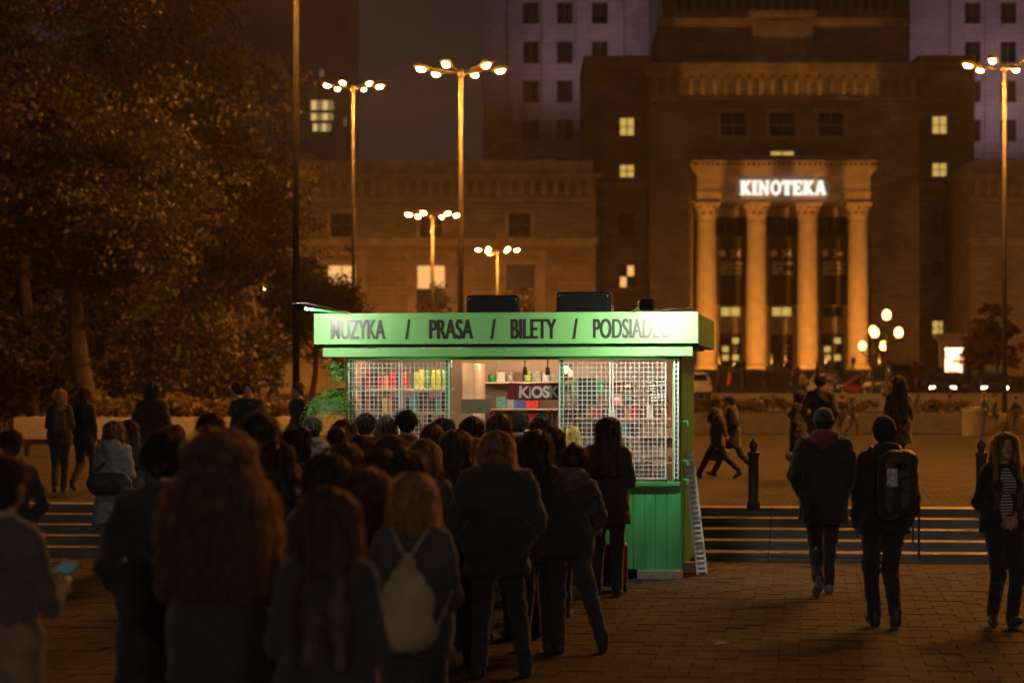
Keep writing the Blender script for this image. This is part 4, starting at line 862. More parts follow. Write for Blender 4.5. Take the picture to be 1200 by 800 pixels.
t, w_, h_ = placard('shirt', 666, 690, 443, 475, .8, mat('dark_green_cloth', (.02, .035, .025), .9, .2, 12), 'dark green shirt hung behind the grille beside the open counter', 'shirt')
b = MB(); b.prism([(.1, .12), (.2, .16), (.16, .27), (.08, .3)], 0, .012); b.prism([(-.1, .12), (-.08, .3), (-.16, .27), (-.18, .16)], 0, .012); obj('sleeves', b.mesh('sleeves'), GM['green'], t)
for i, (a, c, d, e) in enumerate(((705, 716, 448, 460), (719, 730, 446, 459), (706, 717, 462, 474), (720, 731, 461, 474))):
    t, w_, h_ = placard('record_sleeve', a, c, d, e, .9, GM[['dark', 'brown', 'pink', 'dark'][i]], ['dark record sleeve, upper one by the open counter side of the rack', 'brown record sleeve in the rack behind the grille', 'pink record sleeve in the rack behind the grille', 'dark record sleeve, lower one toward the kiosk corner'][i], 'record')
    b = MB(); b.box(-w_*.3, w_*.3, -.004, -.001, h_*.4, h_*.7); obj('print', b.mesh('print'), GM[['orange', 'white', 'white', 'teal'][i]], t)
t, w_, h_ = placard('carton', 737, 783, 500, 534, 1.1, mat('cardboard', (.42, .28, .17), .9, .1, 8), 'big plain cardboard carton behind the grille at the kiosk corner', 'carton', th=.25)
b = MB(); b.box(-.02, .02, -.003, 0, 0, h_); obj('tape', b.mesh('tape'), M_peach, t)
t, w_, h_ = placard('carton', 735, 756, 541, 560, .6, mat('cardboard', (.42, .28, .17)), 'small cardboard carton on the counter behind the grille', 'carton', th=.2)
b = MB(); b.box(-.012, .012, -.003, 0, 0, h_); obj('tape', b.mesh('tape'), M_peach, t)
# ---- sign floodlights on arms
def sign_lamp(root, tip, aim, label, power, z_=1.0):
    r_, t_ = Vector(root), Vector(tip); th_ = thing('sign_floodlight', label, 'floodlight', KM @ r_, -KR); q = (Vector(aim)-t_).normalized(); M = Matrix.Translation(t_-r_) @ q.to_track_quat('-Z', 'Y').to_matrix().to_4x4() @ Matrix.Scale(z_, 4)
    b = MB(); b.tube([(0, 0, -.12), (0, 0, .01), (t_-r_)*.97], .013, 8); obj('arm', b.mesh('arm', True), M_green, th_)
    b = MB(); b.bev(-.09, .09, -.07, .07, .012, .09, .012, M)
    for k in range(5): b.box(-.08+.036*k, -.07+.036*k, -.06, .06, .091, .115, M)
    hs_ = obj('housing', b.mesh('housing'), M_black, th_)
    b = MB(); b.box(-.075, .075, -.055, .055, .003, .010, M); obj('lens', b.mesh('lens'), emit('white_flood', (1.0, .97, .80), power), hs_)
    b = MB(); b.tube([tuple((t_-r_)+Vector((-.1, 0, -.02))), tuple((t_-r_)+Vector((-.1, 0, .05))), tuple((t_-r_)*.9+Vector((0, 0, .06))), tuple((t_-r_)*.4+Vector((.02, 0, .03))), (0, .02, .02)], .006, 6); obj('cable', b.mesh('cable', True), M_black, th_)
sign_lamp((1.36, .06, 2.81), (1.62, -.95, 2.84), (1.80, .0, 2.58), 'black floodlight on a green arm at the kiosk corner with the leaning rack', 580, .78)
sign_lamp((-1.68, .06, 2.81), (-1.97, -.95, 2.84), (-1.70, .0, 2.58), 'floodlight on a thin green arm above the hanging fern', 1750, .55)
b = MB(); b.tube([KM @ Vector(p) for p in [(1.40, .3, 2.70), (1.5, .2, 2.88), (1.62, .14, 2.85), (1.70, .13, 2.84), (1.8, .14, 2.86), (1.88, .16, 2.84), (1.95, .2, 2.86), (2.0, .4, 2.72)]], .011, 6); tag(obj('roof_cable', b.mesh('roof_cable', True), M_black), 'black cable looping over the end of the kiosk sign', 'cable')
# ---- loudspeakers lying on the roof
for i, (px, py0, wd) in enumerate(((570, 345, .57), (678, 342, .585))):
    xx = (px-593)/109; t = thing('loudspeaker', ['black loudspeaker on the kiosk roof above the word PRASA', 'black loudspeaker on the kiosk roof above the word BILETY'][i], 'loudspeaker'); t.matrix_world = KM @ Matrix.Translation((xx, .55, 2.701)); h = .33 if i == 0 else .36
    b = MB(); b.bev(-wd/2, wd/2, 0, .38, 0, h, .035); cab = obj('cabinet', b.mesh('cabinet', True), mat('speaker_black', (.006, .006, .006), .7, .2, 20, .2, spec=.15), t)
    b = MB(); b.bev(-wd/2+.03, wd/2-.03, -.012, .004, .03, h-.04, .01); obj('grille', b.mesh('grille'), mat('speaker_grille', (.007, .007, .007), .8, .5, 260, spec=.1), t)
    for sx in (-1, 1):
        b = MB(); b.lathe([(.03, -.012), (.03, .012)], (sx*(wd/2-.05), -.004, h-.05), 10, 1, .2); b.bev(sx*wd/2-.012, sx*wd/2+.012, .12, .26, h*.4, h*.6, .005); obj('handle', b.mesh('handle'), mat('speaker_trim', (.05, .05, .05), .4), t)
    b = MB(); b.tube([(wd*.3, .38, .1), (wd*.45, .42, .02), (wd*.8, .5, .008), (wd*1.1, .3, .008)], .008, 6); obj('cable', b.mesh('cable', True), M_black, t)
# ---- hanging fern
def fern(root, n, ln, droop, seed, label, spread=1.0, sleft=0):
    rg = random.Random(seed); t = thing('hanging_plant', label, 'plant', KM @ Vector(root), -KR); V = []; st = MB()
    for k in range(n):
        a = rg.uniform(0, 2*PI); el = rg.uniform(.1, .9); L = ln*rg.uniform(.55, 1.1); d = Vector((math.cos(a)*spread-sleft*rg.random(), math.sin(a)*.7*spread-.25, math.sin(el)*.8)).normalized(); p = Vector((rg.uniform(-.05, .05), rg.uniform(-.05, .05), rg.uniform(-.05, .05))); pts = [p.copy()]; N = 14
        for i in range(N):
            d = (d+Vector((0, 0, -droop/N*2.0))).normalized(); p = p+d*L/N; pts.append(p.copy())
        st.tube(pts, [.003]*8+[.0018]*7, 4, cap=False)
        for i in range(2, N+1):
            dr = (pts[i]-pts[i-1]).normalized(); sd = dr.cross(Vector((0, 0, 1)));
            if sd.length < 1e-3: sd = Vector((1, 0, 0))
            sd.normalize(); wl = .052*math.sin(PI*min(1, .18+.8*i/N))*ln/.45
            for sgn in (-1, 1):
                for q in (0,):
                    c = pts[i-1].lerp(pts[i], q); tip = c+sd*sgn*wl+dr*wl*.2+Vector((0, 0, wl*rg.uniform(-.35, .15))); m_ = c.lerp(tip, .5); wv = dr*wl*.2
                    V += [tuple(c), tuple(m_+wv), tuple(tip), tuple(m_-wv)]
    obj('fronds', quads_mesh('fronds', np.array(V), M_fern), None, t); obj('stems', st.mesh('stems'), M_fern, t)
    b = MB(); b.lathe([(.05, -.10), (.06, -.09), (.07, .0), (.075, .0), (.075, .01), (.06, .01)], (0, 0, -.02), 14); obj('pot', b.mesh('pot', True), M_black, t)
    b = MB(); b.tube([(0, 0, -.04), (.02, .05, .1), (.12, .08, .2)], .006, 5); obj('hanger', b.mesh('hanger'), M_iron, t)
fern((WX0-.15, .20, kz(464)), 64, .56, 1.35, 4, 'drooping green fern hanging at the kiosk corner beside the grille', 1.1, .75)
fern((WX0-.08, .20, kz(427)), 30, .32, 2.2, 9, 'small trailing plant hung just under the kiosk roof trim', .6)
# ---- leaning white rack and concrete block beside the kiosk
D0 = 26.25; s0 = F/D0
bx_, bz_ = (823-CX)/s0, 0; txp, tz = (806-CX)/s0, CH-(529-HY)/s0
t = thing('leaning_rack', 'narrow white notched metal rack leaning against the kiosk side', 'rack', (bx_, D0, 0)); L = math.hypot(txp-bx_, tz); ang = math.atan2(txp-bx_, tz)
t.rotation_euler = (0, ang, -.1)
for xx in (-.05, .05):
    b = MB(); b.bev(xx-.012, xx+.012, -.02, .02, 0, L, .004); obj('rail', b.mesh('rail'), M_white, t)
b = MB(); b.box(-.0375, .0375, .008, .014, .01, L-.01); obj('back_plate', b.mesh('back_plate'), mat('grey_enamel', (.42, .43, .41), .5), t)
for k in range(24):
    b = MB(); zz = .03+(L-.08)*k/23; b.box(-.0375, .06, -.024, -.004, zz, zz+.022); obj('rung', b.mesh('rung'), M_white, t)
b = MB(); b.bev(-.14, .14, -.1, .1, 0, .12, .01); o = obj('concrete_block', b.mesh('concrete_block'), M_conc); o.location = ((801-CX)/F*26.6, 26.55, 0); o.rotation_euler = (0, 0, -KR); tag(o, 'loose concrete block on the paving by the foot of the leaning rack', 'block')
# ------------------------------------------------------------------ people: distance-field bodies turned into one continuous skin
class Field:
    def __init__(s, lo, hi, h):
        s.lo = np.array(lo, float); s.h = h; n = np.ceil((np.array(hi)-s.lo)/h).astype(int)+1; s.n = n
        s.ax = [s.lo[i]+h*np.arange(n[i]) for i in range(3)]; s.V = np.full(n, 1.0, dtype=np.float32)
    def win(s, lo, hi):
        sl = []
        for i in range(3):
            a = int(np.clip(math.floor((lo[i]-s.lo[i])/s.h), 0, s.n[i])); b = int(np.clip(math.ceil((hi[i]-s.lo[i])/s.h)+1, 0, s.n[i])); sl.append(slice(a, max(b, a)))
        sl = tuple(sl); X, Y, Z = np.meshgrid(*[s.ax[i][sl[i]] for i in range(3)], indexing='ij', sparse=True); return sl, X, Y, Z
    def put(s, sl, d, k, op='add'):
        a = s.V[sl]
        if op == 'add':
            h = np.clip(.5+.5*(d-a)/k, 0, 1); s.V[sl] = d*(1-h)+a*h-k*h*(1-h)
        else:
            h = np.clip(.5-.5*(a+d)/k, 0, 1); s.V[sl] = a*(1-h)+(-d)*h+k*h*(1-h)
    def cap(s, a, b, r1, r2, k=.02, fy=1.0, op='add'):
        a = np.array(a, float); b = np.array(b, float); R = max(r1, r2)+.06; sl, X, Y, Z = s.win(np.minimum(a, b)-R, np.maximum(a, b)+R)
        ab = b-a; L = float(ab@ab)+1e-9
        t = np.clip(((X-a[0])*ab[0]+(Y-a[1])*ab[1]+(Z-a[2])*ab[2])/L, 0, 1)
        dx = X-a[0]-t*ab[0]; dy = (Y-a[1]-t*ab[1])/fy; dz = Z-a[2]-t*ab[2]
        s.put(sl, (np.sqrt(dx*dx+dy*dy+dz*dz)-(r1+(r2-r1)*t))*(1 if fy >= 1 else (.5+.5*fy)), k, op)
    def ell(s, c, r, k=.015, R=None, op='add'):
        c = np.array(c, float); m = max(r)+.05; sl, X, Y, Z = s.win(c-m, c+m); x, y, z = X-c[0], Y-c[1], Z-c[2]
        if R is not None: x, y, z = (R[0, 0]*x+R[1, 0]*y+R[2, 0]*z), (R[0, 1]*x+R[1, 1]*y+R[2, 1]*z), (R[0, 2]*x+R[1, 2]*y+R[2, 2]*z)
        q = np.sqrt((x/r[0])**2+(y/r[1])**2+(z/r[2])**2); q2 = np.sqrt((x/r[0]**2)**2+(y/r[1]**2)**2+(z/r[2]**2)**2)+1e-9
        s.put(sl, q*(q-1)/q2, k, op)
    def plane(s, p, n, k=.01):
        """keep the side the normal points away from"""
        X, Y, Z = np.meshgrid(*s.ax, indexing='ij', sparse=True); s.V = np.maximum(s.V, ((X-p[0])*n[0]+(Y-p[1])*n[1]+(Z-p[2])*n[2]).astype(np.float32))
    def noise(s, amp, f, seed, st=(1, 1, .6)):
        rg = np.random.default_rng(seed); X, Y, Z = np.meshgrid(*s.ax, indexing='ij', sparse=True)
        for i in range(4):
            q = rg.normal(size=3)*f*np.array(st)*(1+.5*i); s.V = s.V+(amp/(1+.45*i)*np.sin(X*q[0]+Y*q[1]+Z*q[2]+rg.uniform(0, 6)+1.5*np.sin(Z*q[0]*.6+X*q[2]*.5))).astype(np.float32)
    def surf(s):
        V = s.V; nx, ny, nz = V.shape; S = V < 0
        cs = [(i, j, k) for i in (0, 1) for j in (0, 1) for k in (0, 1)]
        cnt = sum(S[i:nx-1+i, j:ny-1+j, k:nz-1+k].astype(np.int8) for i, j, k in cs); act = (cnt > 0) & (cnt < 8)
        I = np.argwhere(act); n = len(I)
        if n == 0: return np.zeros((0, 3)), np.zeros((0, 4), int)
        idx = np.full(act.shape, -1, np.int32); idx[act] = np.arange(n)
        vals = np.stack([V[I[:, 0]+i, I[:, 1]+j, I[:, 2]+k] for i, j, k in cs], 1); P = np.zeros((n, 3)); w = np.zeros(n)
        for a in range(8):
            for b in range(a+1, 8):
                ca, cb = np.array(cs[a]), np.array(cs[b])
                if abs(ca-cb).sum() != 1: continue
                va, vb = vals[:, a], vals[:, b]; m = (va < 0) != (vb < 0); t = np.where(m, va/np.where(m, va-vb, 1), 0)
                P += np.where(m[:, None], ca+t[:, None]*(cb-ca), 0); w += m
        P = s.lo+(I+P/w[:, None])*s.h; Q = []
        for ax in range(3):
            b, c = [(1, 2), (2, 0), (0, 1)][ax]; sh = [nx, ny, nz]
            A = [slice(0, None)]*3; B = [slice(0, None)]*3; A[ax] = slice(0, sh[ax]-1); B[ax] = slice(1, sh[ax])
            D = S[tuple(A)].astype(np.int8)-S[tuple(B)].astype(np.int8); E = np.argwhere(D != 0); ok = (E[:, b] > 0) & (E[:, c] > 0) & (E[:, b] < sh[b]-1) & (E[:, c] < sh[c]-1); E = E[ok]; sg = D[tuple(E.T)]
            def cell(db, dc): F_ = E.copy(); F_[:, b] -= db; F_[:, c] -= dc; return idx[tuple(F_.T)]
            q = np.stack([cell(1, 1), cell(0, 1), cell(0, 0), cell(1, 0)], 1); q[sg < 0] = q[sg < 0][:, ::-1]; Q.append(q)
        return P, np.concatenate(Q)
def np_mesh(name, P, Q, m, smooth=True, extra=None):
    P = np.asarray(P); f = [tuple(q) for q in Q.tolist()]; v = P.tolist()
    if extra is not None:
        o = len(v); v += [tuple(x) for x in extra.v]; f += [tuple(i+o for i in q) for q in extra.f]
    me = bpy.data.meshes.new(name); me.from_pydata(v, [], f); me.update()
    if smooth: me.shade_smooth()
    if m is not None: me.materials.append(m)
    return me
# --- materials for people
def skin_mat():
    m = bpy.data.materials.new('skin'); t, p = nodes_of(m); a = t.nodes.new('ShaderNodeAttribute'); a.attribute_name = 'tone'; t.links.new(a.outputs['Color'], p.inputs['Base Color'])
    p.inputs['Roughness'].default_value = .5; p.inputs['Subsurface Weight'].default_value = .0; return m
M_skin = skin_mat()
def hair_mat(name, c):
    n = 'hair_'+name
    if n in MATS: return MATS[n]
    m = mat(n, [x*.6 for x in c], .6, .45, 40, 0, stretch=(1, 1, .12), translucent=.12); return m  # darkened copy of the hair colour, as shade between the locks
def strand_mat(name, c):
    return mat('strand_'+name, [c[0]*2.1+.016, c[1]*2.4+.015, c[2]*2.8+.014], .42, .3, 30, 0, translucent=.6, island=.6, spec=.6, gain=1.9)  # lightened copy of the hair colour, standing in for rim light
HC = {'black': (.012, .010, .009), 'dark': (.028, .018, .012), 'brown': (.06, .034, .018), 'auburn': (.10, .058, .032), 'light': (.15, .09, .042), 'blond': (.42, .30, .12), 'grey': (.2, .19, .18)}
def cloth(c, k='wool'): return mat('cloth_%s_%.3f_%.3f_%.3f' % (k, *c), c, .9 if k != 'shiny' else .5, .22, 14, .5, sheen=.25, bscale=90 if k != 'denim' else 180)
def solve_knee(h, a, L1, L2, fwd=(0, 1, 0)):
    h, a = Vector(h), Vector(a); d = a-h; D = min(d.length, (L1+L2)*.999); x = (L1*L1-L2*L2+D*D)/(2*D); y = math.sqrt(max(0, L1*L1-x*x)); u = d.normalized(); f = Vector(fwd)-u*Vector(fwd).dot(u); f.normalize(); return h+u*x+f*y
def hand(mb, wrist, direc, palmn, k, curl=.6, side=1):
    """palm and five bent fingers in front of the wrist"""
    w_ = Vector(wrist); d = Vector(direc).normalized(); n = (Vector(palmn)-d*Vector(palmn).dot(d)).normalized(); s = d.cross(n)*side
    c = [w_, w_+d*.045*k, w_+d*.085*k]; V = []
    secs = [(w_, .026, .02), (w_+d*.03*k, .036, .018), (w_+d*.07*k, .042, .016), (w_+d*.09*k, .040, .014)]
    N = 10
    for p, a, b in secs:
        for q in range(N): t = 2*PI*q/N; V.append(p+s*math.cos(t)*a*k+n*math.sin(t)*b*k)
    f = [(i*N+q, (i+1)*N+q, (i+1)*N+(q+1) % N, i*N+(q+1) % N) for i in range(3) for q in range(N)]+[tuple(range(N)), tuple((3*N+q) for q in reversed(range(N)))]
    mb.add(V, f)
    for i, (off, L) in enumerate(((-.030, .062), (-.010, .074), (.011, .070), (.031, .054))):
        p = w_+d*.085*k+s*off*k; dd = d.copy(); pts = [p]; cu = curl*(1+.12*i)
        for sgm in (.42, .32, .26):
            dd = (dd*math.cos(cu)+n*math.sin(cu)).normalized(); p = p+dd*L*sgm*k*1.15; pts.append(p)
        mb.tube(pts, [.0095*k, .009*k, .008*k, .0062*k], 7)
    p = w_+d*.025*k-s*.03*k; pts = [p, p+(d*.6-s*.7+n*.3).normalized()*.035*k]; pts.append(pts[-1]+(d*.9-s*.15+n*.5).normalized()*.03*k); pts.append(pts[-1]+(d*.9+s*.2+n*.5).normalized()*.024*k)
    mb.tube(pts, [.013*k, .012*k, .0105*k, .008*k], 7)
FIG = {'n': 0}
def person(px, hy, s, label, yaw=0., e=0., sex='f', hair='long', hc='brown', coat=(.02, .02, .022), legs=(.02, .02, .025), shoes=(.02, .02, .02), hem=.80, th=.022, arms=('down', 'down'), stance='stand', stride=.5, lead=1,
           lean=0., side=0., hyaw=0., hpitch=0., hood=None, collar=None, scarf=None, skin=(.42, .24, .16), build=1.0, skirt=None, strands=None, pad=None, x=None, D=None, Hm=None, group=None, ck='wool', bare=False, hat=None, fine=False, shirt=None, grip=0.5):
    FIG['n'] += 1; seed = FIG['n']; rg = random.Random(seed*13)
    D = D or F/s; X = (px-CX)/s if x is None else x
    pad = {'curly': .05, 'bun': .02, 'beanie': .03}.get(hair, .02) if pad is None else pad
    H = Hm or (CH-e-(hy-HY)/s-pad); k = H/1.70; sw = (.155 if sex == 'f' else .172)*k*build
    vox = (.0125 if s > 220 else .015 if s > 100 else .020 if s > 50 else .028)
    # --- joints
    hipz = .90*k; L1, L2 = .43*k, .415*k; hx = .088*k
    foot = {}
    if stance == 'walk':
        st = stride*k; foot[lead] = ((lead*.06*k), st*.5, 0., .25); foot[-lead] = (-lead*.06*k, -st*.5, .07*k*min(1, stride/.5), -.75); hipz -= .03*k*stride/.5
    elif stance == 'wide': foot = {1: (.2*k, .02, 0, 0), -1: (-.12*k, 0, 0, 0)}; hipz -= .02
    elif stance == 'sidestep': foot = {1: (.30*k, .10*k, 0, 0), -1: (-.06*k, 0, 0, 0)}; hipz -= .035
    else: foot = {1: (.095*k+rg.uniform(-.01, .02), rg.uniform(-.05, .05), 0, 0), -1: (-.095*k+rg.uniform(-.02, .01), rg.uniform(-.05, .05), 0, 0)}
    hip = {q: Vector((q*hx, 0, hipz)) for q in (1, -1)}; ank = {q: Vector((foot[q][0], foot[q][1]-.03*k, .085*k+foot[q][2])) for q in (1, -1)}
    kne = {q: solve_knee(hip[q], ank[q], L1, L2) for q in (1, -1)}
    Rb = Matrix.Rotation(-lean, 3, 'X') @ Matrix.Rotation(side, 3, 'Y'); hc0 = Vector((0, 0, hipz)); U = lambda p: hc0+Rb @ (Vector(p)-hc0)
    sz = 1.375*k
    waist, chest, nb = U((0, 0, 1.08*k)), U((0, -.005, 1.27*k)), U((0, -.015, 1.44*k))
    sho = {q: U((q*sw, -.01, sz)) for q in (1, -1)}
    AP = {'down': ((.05, -.04, -.275), (.045, .03, -.52)), 'pocket': ((.075, -.09, -.265), (.0, .10, -.45)), 'front': ((.04, .01, -.275), (-.08, .22, -.30)), 'clasp': ((.07, -.02, -.275), (-.135, .17, -.41)), 'phone': ((.05, .03, -.27), (-.03, .27, -.20)),
          'swingf': ((.05, .10, -.25), (.03, .27, -.43)), 'swingb': ((.06, -.14, -.24), (.07, -.20, -.49)), 'hips': ((.18, -.08, -.24), (.04, .02, -.42)), 'cross': ((.08, .04, -.26), (-.26, .18, -.22)), 'reach': ((.10, .14, -.20), (.10, .36, -.26)), 'bagside': ((.07, -.03, -.275), (.06, .0, -.54)), 'strap': ((.06, .03, -.27), (-.05, .15, -.10))}
    elb, wri = {}, {}
    for q, nm in ((-1, arms[0]), (1, arms[1])):
        (a, b, c), (d, f_, g_) = AP[nm]; elb[q] = U((q*(sw+a*k), b*k, sz+c*k)); wri[q] = U((q*(sw+d*k), f_*k, sz+g_*k))
    Rh = Rb @ Matrix.Rotation(hyaw, 3, 'Z') @ Matrix.Rotation(-hpitch, 3, 'X'); Rn = np.array(Rh); hcen = nb+Rb @ Vector((0, .035*k, .155*k)); HV = lambda p: hcen+Rh @ (Vector(p)*k)
    pts = [*ank.values(), *kne.values(), *wri.values(), *elb.values(), *sho.values(), hcen]; lo = [min(p[i] for p in pts)-.25 for i in range(3)]; hi = [max(p[i] for p in pts)+.25 for i in range(3)]; lo[2] = -.03
    # --- body
    fb = Field(lo, [hi[0], hi[1], nb.z+.10*k], vox*1.5)
    def torso(f, g, sm=.05):
        f.cap(U((-.07*k, 0, .95*k)), U((.07*k, 0, .95*k)), (.105 if sex == 'f' else .098)*k*build+g, (.105 if sex == 'f' else .098)*k*build+g, sm, .88)
        f.cap(U((-.04*k, 0, 1.09*k)), U((.04*k, 0, 1.09*k)), .098*k*build+g, .098*k*build+g, sm, .85)
        f.cap(U((-.075*k, 0, 1.27*k)), U((.075*k, 0, 1.27*k)), .105*k*build+g, .105*k*build+g, sm, .86)
        f.cap(sho[-1]+Vector((.05*k, 0, -.005)), sho[1]+Vector((-.05*k, 0, -.005)), .050*k+g*.8, .050*k+g*.8, sm)
        f.cap(nb+Vector((0, 0, -.02)), U((0, 0, 1.30*k)), .06*k+g, .09*k+g, sm)
        for q in (1, -1): f.cap(nb+Vector((0, 0, -.03*k)), sho[q]+Vector((-q*.03*k, 0, .012*k)), .045*k+g*.8, .042*k+g*.6, .04)
        if sex == 'f': f.ell(U((.07*k, .09*k, 1.255*k)), (.06*k+g,)*3, .03); f.ell(U((-.07*k, .09*k, 1.255*k)), (.06*k+g,)*3, .03)
    torso(fb, 0)
    for q in (1, -1):
        fb.cap(sho[q], elb[q], .046*k, .037*k, .03); fb.cap(elb[q], wri[q], .037*k, .026*k, .01)
        fb.cap(hip[q], kne[q], .066*k, .040*k, .03); fb.cap(kne[q], ank[q], .040*k, .028*k, .01); fb.ell(kne[q].lerp(ank[q], .3)+Vector((0, -.01*k, 0)), (.036*k, .04*k, .1*k), .015); fb.cap(ank[q], ank[q]+Vector((0, .05*k, -.03*k)), .026*k, .02*k, .01)
    fb.cap(nb, hcen+Vector((0, -.02*k, -.05*k)), .055*k, .05*k, .02)
    P, Q = fb.surf()
    hv = (.0065 if fine else .011 if s > 100 else .016 if s > 40 else .022)
    fh = Field([hcen[i]-.17*k for i in range(2)]+[hcen.z-.24*k], [hcen[i]+.17*k for i in range(2)]+[hcen.z+.16*k], hv)
    fh.ell(HV((0, -.012, .02)), (.073*k, .092*k, .088*k), .02, Rn); fh.ell(HV((0, .028, -.035)), (.058*k, .064*k, .078*k), .03, Rn); fh.ell(HV((0, .062, -.088)), (.028*k, .024*k, .02*k), .03, Rn)
    fh.cap(nb+Vector((0, 0, -.05*k)), HV((0, -.02, -.05)), .058*k, .05*k, .02)
    if s > 50:
        fh.ell(HV((.03, .098, .012)), (.017*k, .013*k, .011*k), .012, Rn, 'sub'); fh.ell(HV((-.03, .098, .012)), (.017*k, .013*k, .011*k), .012, Rn, 'sub')
        fh.cap(HV((0, .090, .016)), HV((0, .108, -.028)), .007*k, .0125*k, .01); fh.ell(HV((0, .092, -.056)), (.021*k, .009*k, .008*k), .006, Rn)
        for q in (1, -1): fh.ell(HV((q*.074, -.004, -.008)), (.010*k, .02*k, .03*k), .006, Rn); fh.ell(HV((q*.03, .082, .010)), (.0125*k,)*3, .004, Rn)
    P2, Q2 = fh.surf(); nP1 = len(P); P = np.concatenate([P, P2]); Q = np.concatenate([Q, Q2+nP1])
    hm = MB()
    for q in (1, -1):
        d = (wri[q]-elb[q]).normalized(); nrm = Vector((-q, .25, .1)) if wri[q].y < .12 else Vector((-q*.8, -.1, -.6)); hand(hm, wri[q]-d*.01*k, d, nrm, k, grip, q)
    me = np_mesh('person', P, Q, M_skin, True, hm)
    co = np.array([v.co for v in me.vertices]); tone = np.tile(np.array([*skin, 1.0], dtype=np.float32), (len(co), 1)); hl = (co-np.array(hcen))@Rn/k
    hd = np.arange(len(co)) >= nP1; hd &= np.arange(len(co)) < nP1+len(P2)
    lips = hd & (np.abs(hl[:, 0]) < .022) & (np.abs(hl[:, 2]+.057) < .009) & (hl[:, 1] > .08); tone[lips, :3] = (.33, .10, .085)
    eye = hd & (np.abs(np.abs(hl[:, 0])-.03) < .013) & (np.abs(hl[:, 2]-.010) < .006) & (hl[:, 1] > .08); tone[eye, :3] = (.06, .04, .03)
    brow = hd & (np.abs(np.abs(hl[:, 0])-.032) < .02) & (np.abs(hl[:, 2]-.031+.006*(np.abs(hl[:, 0])-.03)/.02) < .005) & (hl[:, 1] > .07); tone[brow, :3] = (.05, .03, .02)
    at = me.color_attributes.new('tone', 'FLOAT_COLOR', 'POINT'); at.data.foreach_set('color', tone.ravel())
    root = obj('person', me, None); root.location = (X, D, e); root.rotation_euler = (0, 0, yaw); tag(root, label, 'person', group)
    # --- trousers
    f = Field([lo[0], lo[1], 0], [hi[0], hi[1], 1.10*k], vox); g = .014
    if skirt is None or not bare:
        f.cap(U((-.07*k, 0, .95*k)), U((.07*k, 0, .95*k)), .108*k+g, .108*k+g, .04, .88)
        for q in (1, -1):
            f.cap(hip[q], kne[q], .080*k+g, .056*k+g, .035); f.cap(kne[q], ank[q]+Vector((0, 0, .01)), .056*k+g, .042*k+g, .02)
        f.noise(.0035, 26, seed, (1, 1, 1.6)); P, Q = f.surf(); obj('trousers', np_mesh('trousers', P, Q, cloth(legs, 'denim')), None, root)
    # --- shoes
    for q in (1, -1):
        a = ank[q]; pitch = foot[q][3]; h0 = a+Vector((0, -.02*k, -.045*k)); dr = Vector((q*.12, math.cos(pitch), math.sin(pitch))).normalized(); tip = h0+dr*.165*k
        if tip.z < .034*k: tip.z = .034*k
        if h0.z < .038*k: h0.z = .038*k
        f = Field([min(h0.x, tip.x)-.1, min(h0.y, tip.y)-.1, -.02], [max(h0.x, tip.x)+.1, max(h0.y, tip.y)+.1, max(a.z, h0.z, tip.z)+.09], .0095 if s > 60 else .014)
        f.cap(h0, h0.lerp(tip, .55)+Vector((0, 0, .006)), .042*k, .046*k, .02); f.cap(h0.lerp(tip, .55), tip, .044*k, .036*k, .02); f.cap(h0+Vector((0, 0, .01)), a+Vector((0, -.005, .03*k)), .042*k, .044*k, .02)
        f.plane((0, 0, .004), (0, 0, -1)); P, Q = f.surf(); obj('shoe', np_mesh('shoe', P, Q, cloth(shoes, 'shiny')), None, root)
    # --- coat
    zh = hem*k; g = th; f = Field([lo[0]-.05, lo[1]-.05, min(zh-.05, wri[1].z-.08, wri[-1].z-.08)], [hi[0]+.05, hi[1]+.05, nb.z+.22*k], vox)
    torso(f, g)
    if zh < .93*k:
        hw = .075*k*(1.15 if skirt else 1); hem_c = Vector((0, (ank[1].y+ank[-1].y)*.12, zh-.04)); f.cap(U((-.07*k, 0, .97*k)), hem_c+Vector((-hw, 0, 0)), .105*k+g, (.118 if not skirt else .15)*k+g, .05, .9); f.cap(U((.07*k, 0, .97*k)), hem_c+Vector((hw, 0, 0)), .105*k+g, (.118 if not skirt else .15)*k+g, .05, .9); f.cap(U((0, 0, .97*k)), hem_c, .105*k+g, .11*k+g, .05, .9)
    f.plane((0, 0, zh), (0, 0, -1))
    for q in (1, -1):
        f.cap(sho[q]+Vector((-q*.01, 0, 0)), elb[q], .048*k+g*.75, .043*k+g*.65, .03); f.cap(elb[q], elb[q].lerp(wri[q], .97), .043*k+g*.65, .034*k+g*.5, .012)
    f.noise(.0042 if th < .03 else .006, 20, seed+50, (1, 1, 1.5))
    if hood: f.cap(nb+Rb @ Vector((-.05*k, -.075*k, .01*k)), nb+Rb @ Vector((.05*k, -.075*k, .01*k)), .065*k, .065*k, .03); f.cap(nb+Rb @ Vector((0, -.10*k, -.05*k)), nb+Rb @ Vector((0, -.105*k, -.13*k)), .075*k, .04*k, .03, .7)
    if collar:
        for q in range(8): a0, a1 = 2*PI*q/8, 2*PI*(q+1)/8; f.cap(nb+Rb @ Vector((math.sin(a0)*.072*k, math.cos(a0)*.07*k, .02*k)), nb+Rb @ Vector((math.sin(a1)*.072*k, math.cos(a1)*.07*k, .02*k)), .026*k, .026*k, .02)
    # neck opening
    f.cap(nb+Vector((0, .02*k, .02)), nb+Vector((0, .03*k, .25*k)), .052*k, .075*k, .01, op='sub')
    if shirt: f.cap(U((0, .12*k, 1.42*k)), U((0, .14*k, .95*k)), .06*k, .078*k, .01, op='sub')
    P, Q = f.surf(); cm = cloth(coat, ck); ct = obj('coat' if hem < .75 else 'jacket', np_mesh('coat', P, Q, cm), None, root)
